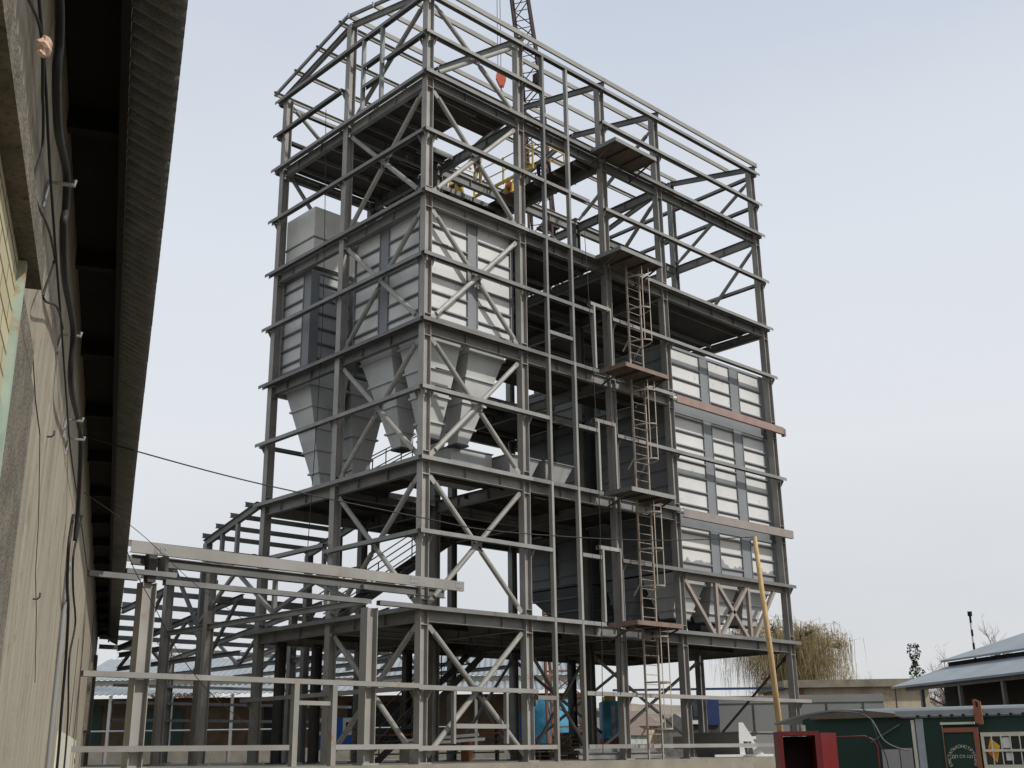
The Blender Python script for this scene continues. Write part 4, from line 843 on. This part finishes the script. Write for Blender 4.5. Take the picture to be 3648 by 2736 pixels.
# warehouse behind
we0, we1 = Vector((6.2,41.5,0)), Vector((28.5,20.4,0)); wd = (we1-we0).normalized(); wn_ = Vector((-wd.y,wd.x,0)); wn_ = wn_ if wn_.dot(cf) > 0 else -wn_; WL = (we1-we0).length
WH = empty('warehouse', tuple((we0+we1)/2-Z*1.26), 'long low warehouse with stepped grey corrugated roof and shaded brick wall behind the tower', 'warehouse')
cbx(MB(), we0, wd, wn_, 0.4, WL, 2.6, 3.0, -1.26, 3.6).build('wall', BRICK, WH)
cbx(MB(), we0, wd, wn_, 0.4, WL, 0.3, 2.6, -1.26, 0.75).build('loading_dock', CONC, WH)
def corr(org, d, n, L_, a0, z0, a1, z1, m, name, pitch=0.35, amp=0.035, skew=0.0):
    mb = MB(); k = int(L_/(pitch/4)); vs = []
    for i in range(k+1):
        s = L_*i/k; wv = amp*(1 if (i//2) % 2 else -1)
        vs += [org+d*s+n*a0+Z*(z0+wv), org+d*(s+skew*(a1-a0))+n*a1+Z*(z1+wv)]
    fs = [(2*i,2*i+2,2*i+3,2*i+1) for i in range(k)]
    mb.add(vs, fs); o = mb.build(name, m, WH, recalc=False); sd_ = o.modifiers.new('t', 'SOLIDIFY'); sd_.thickness = 0.03; return o
corr(we0, wd, wn_, WL, 0.0, 3.72, 3.2, 4.35, ROOFG, 'lower_roof')
corr(we0+wd*0.9, wd, wn_, WL-0.9, 3.0, 4.7, 8.5, 6.3, ROOFG, 'upper_roof')
cbx(MB(), we0, wd, wn_, 0.9, WL, 3.25, 3.35, 4.3, 4.66).build('clerestory', mat('clerestory_pale', (0.4,0.38,0.3), 0.6), WH)
for k in range(9): cbx(MB(), we0, wd, wn_, 0.6+k*3.4, 0.75+k*3.4, 0.25, 0.4, -1.26, 3.66).build('post', GALV, WH)
MB().tube([we0+wd*0.5+wn_*0.3+Z*1.75, we0+wd*(WL-0.5)+wn_*0.3+Z*1.75], 0.05, 6).build('pipe_rail', GALV, WH)
for a, b, z0, z1, m in ((5.2,7.6,-0.9,3.0,mat('dark_green_gate',(0.03,0.06,0.05),0.7)),(12.2,14.2,0.75,3.1,mat('dark_bay',(0.02,0.02,0.02),0.9)),(9.8,11.2,0.75,1.6,BRICK),(17.0,20.0,0.75,3.2,mat('dark_bay2',(0.02,0.022,0.022),0.9)),(1.2,2.9,0.75,3.2,mat('green_gate',(0.02,0.05,0.04),0.7))):
    cbx(MB(), we0, wd, wn_, a, b, 2.54, 2.598, z0, z1).build('door', m, WH)
# blue and white kiosk
def kiosk(o, d, w, z0, z1, lab, wins):
    n = Vector((-d.y,d.x,0)); n = n if n.dot(cf) > 0 else -n
    K = empty('blue_kiosk', tuple(o+Z*z0), lab, 'kiosk', 'blue and white site kiosks')
    cbx(MB(), o, d, n, 0, w, 0, 2.2, z0, z1).build('body', BLUE, K)
    for (a, b, c_, e_) in wins:
        f_ = cbx(MB(), o, d, n, a, b, -0.03, -0.002, c_, e_).build('window', WHITE, K); cbx(MB(), o, d, n, a+0.12, b-0.12, -0.04, -0.031, c_+0.16, e_-0.18).build('pane', GLASS, f_)
kiosk(Vector((8.6,17.9,0)), Vector((0.727,-0.687,0)), 1.9, 0.55, 1.86, 'blue cabin with two white framed windows seen through the left bay', [(0.06,0.62,1.15,1.84),(1.38,1.86,1.15,1.84)])
kiosk(Vector((15.0,11.85,0)), Vector((0.727,-0.687,0)), 0.55, 0.9, 1.95, 'narrow blue panel box with white stripe behind the second column', [(0.25,0.40,1.25,1.85)])
# tarpaulin covered machine
TM = empty('covered_machine', (13.4, 7.7, -1.26), 'machine under a light blue tarpaulin behind the cladding studs', 'machine')
tb = MB(); o = Vector((19.6,15.9,0)); d = Vector((0.727,-0.687,0)); nn_ = Vector((0.687,0.727,0))
vs = []; prof = [(0,0.3),(0.02,2.1),(0.55,2.80),(2.2,2.78),(2.25,1.9),(2.2,0.5)]
G1 = 8
for j in range(G1+1):
    for (a, z) in prof: vs.append(o+d*(a+0.03*math.sin(j*2.1+z*4))+nn_*(j*1.6/G1)+Z*(z+0.05*math.sin(j*1.7+a*5)))
m6 = len(prof); fs = [(j*m6+k, j*m6+k+1, (j+1)*m6+k+1, (j+1)*m6+k) for j in range(G1) for k in range(m6-1)]+[tuple(range(m6)), tuple(range(G1*m6, G1*m6+m6))[::-1]]
tb.add(vs, fs); tb.build('tarpaulin', TARP, TM, True)
cbx(cbx(MB(), o, d, nn_, 0.6, 2.1, 0.05, 1.5, 0.15, 1.2), o, d, nn_, 0.1, 2.2, 0.2, 1.4, -1.2, 0.14).build('chassis', DARKST, TM)
MB().box(20.2,20.9,14.7,15.1,0.25,0.7).build('red_housing', ORG, TM)
TC = empty('cyan_truck', (16.2, 7.5, -1.26), 'light blue truck cab partly hidden behind the second and third columns', 'truck')
o = Vector((15.95,7.95,0)); cbx(MB(), o, d, nn_, 0, 0.75, 0, 2.0, 0.85, 2.3).build('cab', TARP, TC); cbx(MB(), o, d, nn_, 0.32, 0.5, -0.02, -0.002, 1.0, 2.1).build('window', GLASS, TC)
cbx(MB(), o, d, nn_, 0, 0.7, -0.02, 1.9, 0.55, 0.84).build('bumper', REDP, TC); cbx(MB(), o, d, nn_, 0.1, 0.55, 0.1, 1.6, 2.31, 2.5).build('beacon_box', YEL, TC)
for a in (0.05, 1.4): MB().tube([o+d*0.0+nn_*(a+0.3)+Z*0.1, o+d*0.7+nn_*(a+0.3)+Z*0.1], 0.5, 14).build('wheel', BLACK, TC)
# white beams on trestles
WB = empty('beam_stack', (4.8, 4.6, 0.1), 'pair of long white painted beams lying on grey blocks at ground level', 'beams')
for dz, dy, e0 in ((0.0,0,0.0),(0.14,0.3,0.5)): MB().sweep((3.7+e0,5.6+dy,0.62+dz), (5.7,3.72+dy,0.78+dz), Rp(0.14,0.09)).build('beam', WHITE, WB)
MB().box(3.6,4.2,4.9,5.4,0.11,0.52).build('block', mat('grey_block',(0.3,0.29,0.25),0.9), WB); MB().box(5.2,5.35,3.9,4.3,0.11,0.7).build('trestle', RUSTM, WB)
RP = empty('rusty_rack', (7.3, 6.8, 0.1), 'rusty brown rack of stored steel on the ground floor behind the near bay', 'rack')
for k in range(5): MB().sweep((3.6,7.9,0.35+k*0.2), (7.6,4.9,0.38+k*0.2), Rp(0.5,0.05)).build('shelf', RUSTM if k % 2 else DARKST, RP)
for (x, y) in ((3.8,7.8),(7.4,5.0),(5.6,6.4)): MB().box(x-0.05,x+0.05,y-0.05,y+0.05,0.11,1.5).build('upright', DARKST, RP)
# yard clutter on the slab
PM_ = mat('pallet_wood', (0.16,0.12,0.08), 0.9, var=0.3)
for k, (x, y, n, lab) in enumerate(((10.2,6.4,4,'low stack of wooden pallets on the slab behind the ground ladder'), (13.2,7.2,6,'taller stack of wooden pallets on the slab right of the ground ladder'))):
    pl = empty('pallet_stack', (x, y, 0.1), lab, 'pallets', 'pallet stacks on the slab')
    for q in range(n):
        b_ = MB(); z = 0.102+q*0.145; dx = 0.05*math.sin(q*3+k)
        for a in range(5): b_.box(x+dx, x+dx+1.2, y+a*0.2, y+a*0.2+0.12, z+0.10, z+0.12)
        for a in range(3): b_.box(x+dx+a*0.54, x+dx+a*0.54+0.1, y, y+0.92, z, z+0.0995)
        b_.build('pallet', PM_, pl)
BP = empty('beam_pile', (10.5, 3.2, 0.1), 'pile of grey steel beams lying along the slab behind the right hand columns', 'beams')
for k in range(5): MB().sweep((8.8+0.1*k,2.6+0.22*k,0.22), (13.6+0.2*k,2.9+0.22*k,0.22), I(0.2,0.14)).build('beam', RED if k == 2 else STEEL, BP)
for k in range(3): MB().sweep((9.0+0.1*k,2.75+0.22*k,0.43), (13.2+0.2*k,3.0+0.22*k,0.43), I(0.2,0.14)).build('beam', STEEL, BP)
# white cut profile piece
WP = empty('white_frame', (15.3, 0.4, 0.1), 'white painted trapezoid steel frame with two cut-outs standing on a flat white beam', 'frame')
o = Vector((15.05,0.72,0))-Z*0; dd = Vector((0.727,-0.687,0)); nb = Vector((0.687,0.727,0))
P2 = lambda a, z: o+dd*a+Z*z
for poly_ in ([(0,0.78),(0.02,1.27),(0.17,1.27),(0.45,0.80),(0.6,0.80),(0.6,0.70),(0,0.70)], [(0,0.70),(0.5,0.70),(0.52,0.63),(0,0.63)], [(0,0.20),(0,0.63),(0.14,0.63),(0.19,0.20)], [(0.48,0.20),(0.42,0.63),(0.52,0.63),(0.75,0.28),(0.85,0.20)], [(0.15,0.42),(0.46,0.42),(0.46,0.47),(0.15,0.47)]):
    MB().poly([P2(a, z) for a, z in poly_], nb*(0.05+0.004*len(poly_))).build('plate', WHITE, WP)
MB().sweep(P2(-0.9,0.16), P2(1.15,0.16), Rp(0.2,0.08)).build('flat_beam', WHITE, WP)
# grey van body (wagon), blue cab
WG = empty('grey_wagon', (25, 5.5, -1.26), 'long plain grey wagon body standing behind the right end of the tower', 'wagon')
o = Vector((22.4,8.1,0)); e_ = Vector((28.0,2.2,0)); dw = (e_-o).normalized(); wl_ = (e_-o).length; nw = Vector((-dw.y,dw.x,0)); nw = nw if nw.dot(cf) > 0 else -nw
cbx(MB(), o, dw, nw, 0, wl_, 0, 2.4, 0.85, 2.55).build('body', GREYV, WG)
cbx(MB(), o, dw, nw, 0, wl_, -0.04, -0.002, 2.3, 2.62).build('top_rail', GREYV, WG)
for k in range(5): cbx(MB(), o, dw, nw, 0.8+k*1.6, 0.85+k*1.6, -0.03, -0.003, 0.9, 2.28).build('body_rib', DARKST, WG)
for a in (1.2, 3.0, 6.0): MB().tube([o+dw*a+nw*0.1-Z*0.35, o+dw*a+nw*0.5-Z*0.35], 0.5, 14).build('wheel', BLACK, WG)
cbx(MB(), o, dw, nw, 0.1, wl_-0.2, 0.3, 2.1, 0.2, 0.84).build('underframe', BLACK, WG)
BC = empty('blue_truck', (20.8, 6.2, -1.26), 'dark blue truck cab with white lower panel left of the grey wagon', 'truck')
o = Vector((20.2,6.75,0)); cbx(MB(), o, dd, nb, 0, 1.15, 0, 1.8, 1.35, 2.5).build('cab', BLUED, BC); cbx(MB(), o, dd, nb, 0.06, 0.3, -0.03, -0.002, 1.7, 2.2).build('window', GLASS, BC)
cbx(MB(), o, dd, nb, 0.0, 0.35, -0.04, -0.003, 1.4, 1.55).build('white_panel', WHITE, BC); cbx(MB(), o, dd, nb, 0.0, 1.15, 0.1, 1.6, 0.0, 1.34).build('underframe', DARKST, BC)
for a in (0.1, 1.3): MB().tube([o+dd*0.5+nb*a-Z*0.75+dd*-0.3, o+dd*0.9+nb*a-Z*0.75], 0.5, 14).build('wheel', BLACK, BC)
LBX = empty('grey_skip', (18.5, 6.0, -1.26), 'low grey metal skip standing between the truck and the white frame', 'skip')
o = Vector((17.6,4.4,0)); MB().frustum(17.2,19.6,1.9,4.6,0.95, 17.4,19.4,2.1,4.4,0.1).build('tub', GREYV, LBX); MB().box(17.15,19.65,1.85,4.65,0.951,1.0).build('rim', STEEL, LBX)
# beige panel building and barn on the right
BB = empty('beige_shed', (38, 9.5, -1.26), 'beige concrete panel shed with flat grey roof edge behind the green cabin', 'shed')
o = Vector((36.1,12.4,0)); e_ = Vector((41.6,7.0,0)); d2 = (e_-o).normalized(); L2_ = (e_-o).length; n2 = Vector((-d2.y,d2.x,0)); n2 = n2 if n2.dot(cf) > 0 else -n2
cbx(MB(), o, d2, n2, 0, L2_, 0, 7, -1.26, 3.55).build('wall', BEIGE, BB); cbx(MB(), o, d2, n2, -0.3, L2_+0.4, -0.4, 7.3, 3.55, 3.95).build('roof', mat('weathered_roof_edge',(0.2,0.18,0.13),0.9,var=0.3,scale=1.5), BB)
cbx(MB(), o, d2, n2, 5.85, 5.9, -0.02, -0.001, -1.2, 3.5).build('joint', DARKST, BB); cbx(MB(), o, d2, n2, 0.6, 0.85, -0.03, -0.002, 0.5, 3.5).build('rust_post', RUSTM, BB)
BA = empty('open_barn', (32, -9, -1.26), 'open dark barn with grey two-tier roof at the right edge', 'barn')
e0 = gp3(3175,2455,3.1); e1 = gp3(3760,2388,3.1); bd = (e1-e0).normalized(); bn = Vector((-bd.y,bd.x,0)); bn = bn if bn.dot(cf) > 0 else -bn; BL = (e1-e0).length
def slab(mb, pts, t): return mb.poly(pts, Z*t)
slab(MB(), [e0+Z*3.1*0, e1+bd*4, e1+bd*4+bn*2.9+Z*0.95, e0+bn*2.9+bd*0.3+Z*0.95], 0.10).build('lower_roof', ROOFG, BA)
slab(MB(), [e0+bn*2.7+bd*0.2+Z*1.25, e1+bd*4+bn*2.7+Z*1.25, e1+bd*4+bn*7+Z*2.75, e0+bn*7+bd*3.0+Z*2.75], 0.10).build('upper_roof', ROOFG, BA)
cbx(MB(), e0-Z*3.1, bd, bn, 0.5, BL+4, 2.92, 3.0, 4.1, 4.345).build('clerestory', BLACK, BA)
cbx(MB(), e0-Z*3.1, bd, bn, 0.9, BL+4, 2.3, 2.8, -1.26, 3.8).build('back_wall', mat('dark_barn_wall',(0.045,0.035,0.028),0.9), BA)
for a in (2.2, 5.6, 9.0, 12.5): cbx(MB(), e0-Z*3.1, bd, bn, a, a+0.16, 0.3, 0.45, -1.26, 3.15).build('post', STEEL, BA)
cbx(MB(), e0-Z*3.1, bd, bn, 0.9, BL+4, 0.28, 0.5, 2.95, 3.12).build('eave_beam', STEEL, BA)
# striped chimney pole
CP = empty('striped_mast', (55.3, 10.5, -1.26), 'thin black and white striped mast rising behind the barn roof', 'mast')
for k in range(7):
    MB().tube([(55.48-0.10*k,10.57-0.05*k,5.6+0.42*k), (55.48-0.10*(k+1),10.57-0.05*(k+1),5.6+0.42*(k+1))], 0.075, 8).build('segment', WHITE if k % 2 else BLACK, CP)
MB().tube([(55.9,10.8,-1.26), (55.48,10.57,5.6)], 0.08, 8).build('lower_pole', BLACK, CP); MB().tube([(54.78,10.22,8.54),(54.76,10.2,8.85)], 0.15, 8).build('lamp_head', BLACK, CP)
# far roof line and far houses
tag(MB().sweep((27.0,17.2,3.42), (33.4,11.0,3.42), Rp(0.6,0.09)).build('blue_roof_edge', BLUED), 'long dark blue flat roof edge beyond the right bays', 'roof')
for (x, y) in ((27.4,16.8),(33.0,11.4)): pass
BPR = bpy.data.objects['blue_roof_edge']
for t in (0.05, 0.5, 0.95): MB().tube([Vector((27.0,17.2,-1.26)).lerp(Vector((33.4,11.0,-1.26)), t), Vector((27.0,17.2,3.33)).lerp(Vector((33.4,11.0,3.33)), t)], 0.08, 6).build('post', STEEL, BPR)
hn = [((67,52),6,2.6,(0.42,0.33,0.25)),((72,47),5,2.2,(0.30,0.30,0.28)),((61,56),5,2.4,(0.38,0.36,0.32)),((76,42),6,2.5,(0.36,0.28,0.22)),((56,44),5,1.6,(0.33,0.36,0.33))]
for k, ((x, y), w_, h_, c_) in enumerate(hn):
    hs = empty('far_house', (x, y, -1.26), ['distant tan house with orange gable seen past the ladder','distant grey house right of the tan house','distant pale house left of the tan house','distant reddish house farthest right among the far houses','low distant greenish shed in front of the far houses'][k], 'house', 'distant houses beyond the yard')
    MB().box(x-w_/2,x+w_/2,y-2.5,y+2.5,-1.26,h_).build('wall', mat('far_wall_%d' % k, c_, 0.9, var=0.25), hs)
    MB().add([(x-w_/2-0.3,y-2.8,h_),(x+w_/2+0.3,y-2.8,h_),(x+w_/2+0.3,y+2.8,h_),(x-w_/2-0.3,y+2.8,h_),(x-w_/2-0.3,y,h_+1.5),(x+w_/2+0.3,y,h_+1.5)], [(0,3,2,1),(0,1,5,4),(3,4,5,2),(0,4,3),(1,2,5)]).build('roof', mat('far_roof_%d' % k, (0.15,0.11,0.09) if k % 2 == 0 else (0.2,0.2,0.2), 0.9), hs)
    MB().box(x-w_/2-0.03,x-w_/2-0.001,y-0.6,y+0.6,0.5,1.6).build('window', GLASS, hs)
# trees
def twigs(mb, a, b, r):
    a, b = Vector(a), Vector(b); d = (b-a); u = d.cross(Vector((0.3,0.5,0.8))).normalized()*r; v = d.cross(u).normalized()*r
    mb.add([a+u, a-u*0.5+v*0.87, a-u*0.5-v*0.87, b], [(0,1,3),(1,2,3),(2,0,3)])
def willow(base, H, lab):
    T = empty('willow_tree', base, lab, 'tree'); B0 = Vector(base); br = MB(); tw = MB()
    fork = B0+Z*H*0.30; br.tube([B0, B0+Z*H*0.15+Vector((0.1,0,0)), fork], 0.42, 8, 0.33)
    random.seed(5)
    for k in range(11):
        a = 2*math.pi*k/11+random.uniform(-0.3,0.3); rr = random.uniform(0.12,0.27)*H; top = fork+Vector((math.cos(a)*rr, math.sin(a)*rr, random.uniform(0.42,0.68)*H))
        mid = fork.lerp(top, 0.5)+Vector((0,0,0.05*H))-Vector((math.cos(a),math.sin(a),0))*0.05*H
        tip = top+Vector((math.cos(a),math.sin(a),-0.25))*0.09*H
        q = [fork, fork.lerp(mid,0.6), mid, mid.lerp(top,0.6)+Z*0.02*H, top, tip]
        br.tube(q, 0.17, 6, 0.03)
        for j in range(60):
            t = random.random()**0.6; i = min(int(t*5), 4); p = q[i].lerp(q[i+1], t*5-i)
            s1 = p+Vector((random.gauss(0,0.075*H), random.gauss(0,0.075*H), random.uniform(0.0,0.08*H)))
            twigs(br, p, s1, 0.03)
            for m_ in range(6):
                s2 = s1+Vector((random.gauss(0,0.035*H), random.gauss(0,0.035*H), random.uniform(-0.05,0.03)*H)); L_ = random.uniform(0.12,0.42)*H
                dft = Vector((random.gauss(0,0.03), random.gauss(0,0.03), 0))*H
                twigs(tw, s1, s2, 0.014); twigs(tw, s2, s2+dft*0.4-Z*L_*0.5, 0.013); twigs(tw, s2+dft*0.4-Z*L_*0.5, s2+dft-Z*L_, 0.010)
    br.build('trunk', BARK, T); tw.build('crown', TWIG, T, recalc=False)
willow((42.0,15.9,-1.26), 9.3, 'large bare weeping willow with yellowish hanging twigs at the right end of the tower')
def bare_tree(base, H, lab, m=TWIGD, n=26, spread=0.32, group='bare trees on the skyline', sd=1, r=0.012):
    random.seed(sd); T = empty('bare_tree', base, lab, 'tree', group); B0 = Vector(base); br = MB(); tw = MB()
    br.tube([B0, B0+Z*H*0.5, B0+Z*H*0.8], 0.16, 6, 0.05)
    for k in range(n):
        p = B0+Z*H*random.uniform(0.3,0.8); a = random.uniform(0,6.28); e_ = p+Vector((math.cos(a)*spread*H*random.random(), math.sin(a)*spread*H*random.random(), random.uniform(0.1,0.35)*H)); br.tube([p, p.lerp(e_,0.5)+Z*0.02*H, e_], 0.05, 5, 0.02)
        for j in range(16):
            q = p.lerp(e_, random.random()); q2 = q+Vector((random.gauss(0,0.07),random.gauss(0,0.07),random.uniform(0.0,0.16)))*H; twigs(tw, q, q2, r*1.3)
            for _ in range(3): twigs(tw, q.lerp(q2,random.random()), q2+Vector((random.gauss(0,0.04),random.gauss(0,0.04),random.uniform(-0.02,0.08)))*H, r)
    br.build('trunk', BARK, T); tw.build('crown', m, T, recalc=False)
bare_tree((68.9,19.4,-1.26), 7.6, 'bare grey bush poking above the barn roof, left of the striped mast', sd=3)
bare_tree((72.2,16.2,-1.26), 9.2, 'bare tree top behind the upper barn roof, right of the striped mast', sd=4)
bare_tree((62.5,25.8,-1.26), 6.8, 'low bare shrub behind the beige shed beside the willow', sd=5, spread=0.5)
bare_tree((65.4,22.9,-1.26), 6.2, 'low bare shrub behind the beige shed next to the conifer', sd=8, spread=0.5)
bare_tree((31,75,-1.26), 10.2, 'reddish bare tree behind the warehouse roof, seen through the hall frame', sd=6, n=40, spread=0.5)
bare_tree((36,80,-1.26), 11.5, 'tall pale bare tree behind the warehouse roof at the left', sd=7, n=40, spread=0.5)
T = empty('conifer', (67.3,21.0,-1.26), 'small dark irregular conifer beyond the beige shed', 'tree'); MB().tube([(67.3,21,-1.26),(67.3,21,7.0)], 0.12, 6, 0.04).build('trunk', BARK, T)
random.seed(2); cf_ = MB()
for k in range(620):
    z = random.uniform(2.2,8.2); rr = (0.25+0.75*abs(math.sin(z*1.7+1)))*(1.0-0.5*(z-2.2)/6.0); a = random.uniform(0,6.28); q = Vector((67.3+rr*math.cos(a)*random.random()**0.5, 21+rr*math.sin(a)*random.random()**0.5, z))
    u = Vector((random.gauss(0,1),random.gauss(0,1),random.gauss(0,1))).normalized()*0.14; v = u.cross(Vector((random.gauss(0,1),random.gauss(0,1),1))).normalized()*0.1; cf_.add([q+u,q-u*0.5+v,q-u*0.5-v], [(0,1,2)])
cf_.build('crown', CONIF, T, recalc=False)
# low rise of ground with scrub beyond the yard
HL = MB(); nh = 90; vs = []
for i in range(nh+1):
    a = rad(36+44*i/nh); hh = 6.6+1.0*noise.noise(Vector((i*0.12,3,0)))+0.35*noise.noise(Vector((i*0.9,7,0)))
    for rr, z in ((120,-1.3),(150,hh*0.55),(175,hh),(230,hh*0.9)): vs.append((EYE.x+rr*math.sin(a), EYE.y+rr*math.cos(a), z))
HL.add(vs, [(i*4+k, i*4+k+1, i*4+k+5, i*4+k+4) for i in range(nh) for k in range(3)])
struct(HL.build('hill', mat('scrub_hill', (0.17,0.15,0.11), 0.95, var=0.45, scale=0.12, spots=(0.27,0.22,0.17), spot_amt=0.6, spot_scale=0.25, bump=1.0, bscale=0.6), recalc=False))
# far-off tree line on the horizon
random.seed(21); tl = MB()
for k in range(5200):
    a = rad(random.uniform(-12, 92)); rr = random.uniform(180, 240); x, y = EYE.x+rr*math.sin(a), EYE.y+rr*math.cos(a); hh = 2.2+1.6*noise.noise(Vector((a*14,0,0)))
    q = Vector((x, y, -1.26+random.random()**0.6*hh*1.4)); u = Vector((random.gauss(0,1),random.gauss(0,1),random.gauss(0,0.7)))*0.9; v = u.cross(Vector((0.2,0.3,1))).normalized()*0.7; tl.add([q+u,q-u*0.5+v,q-u*0.5-v], [(0,1,2)])
struct(tl.build('distant_wood', mat('distant_brush', (0.16,0.145,0.12), 0.95, var=0.3, scale=0.05), recalc=False), 'stuff')
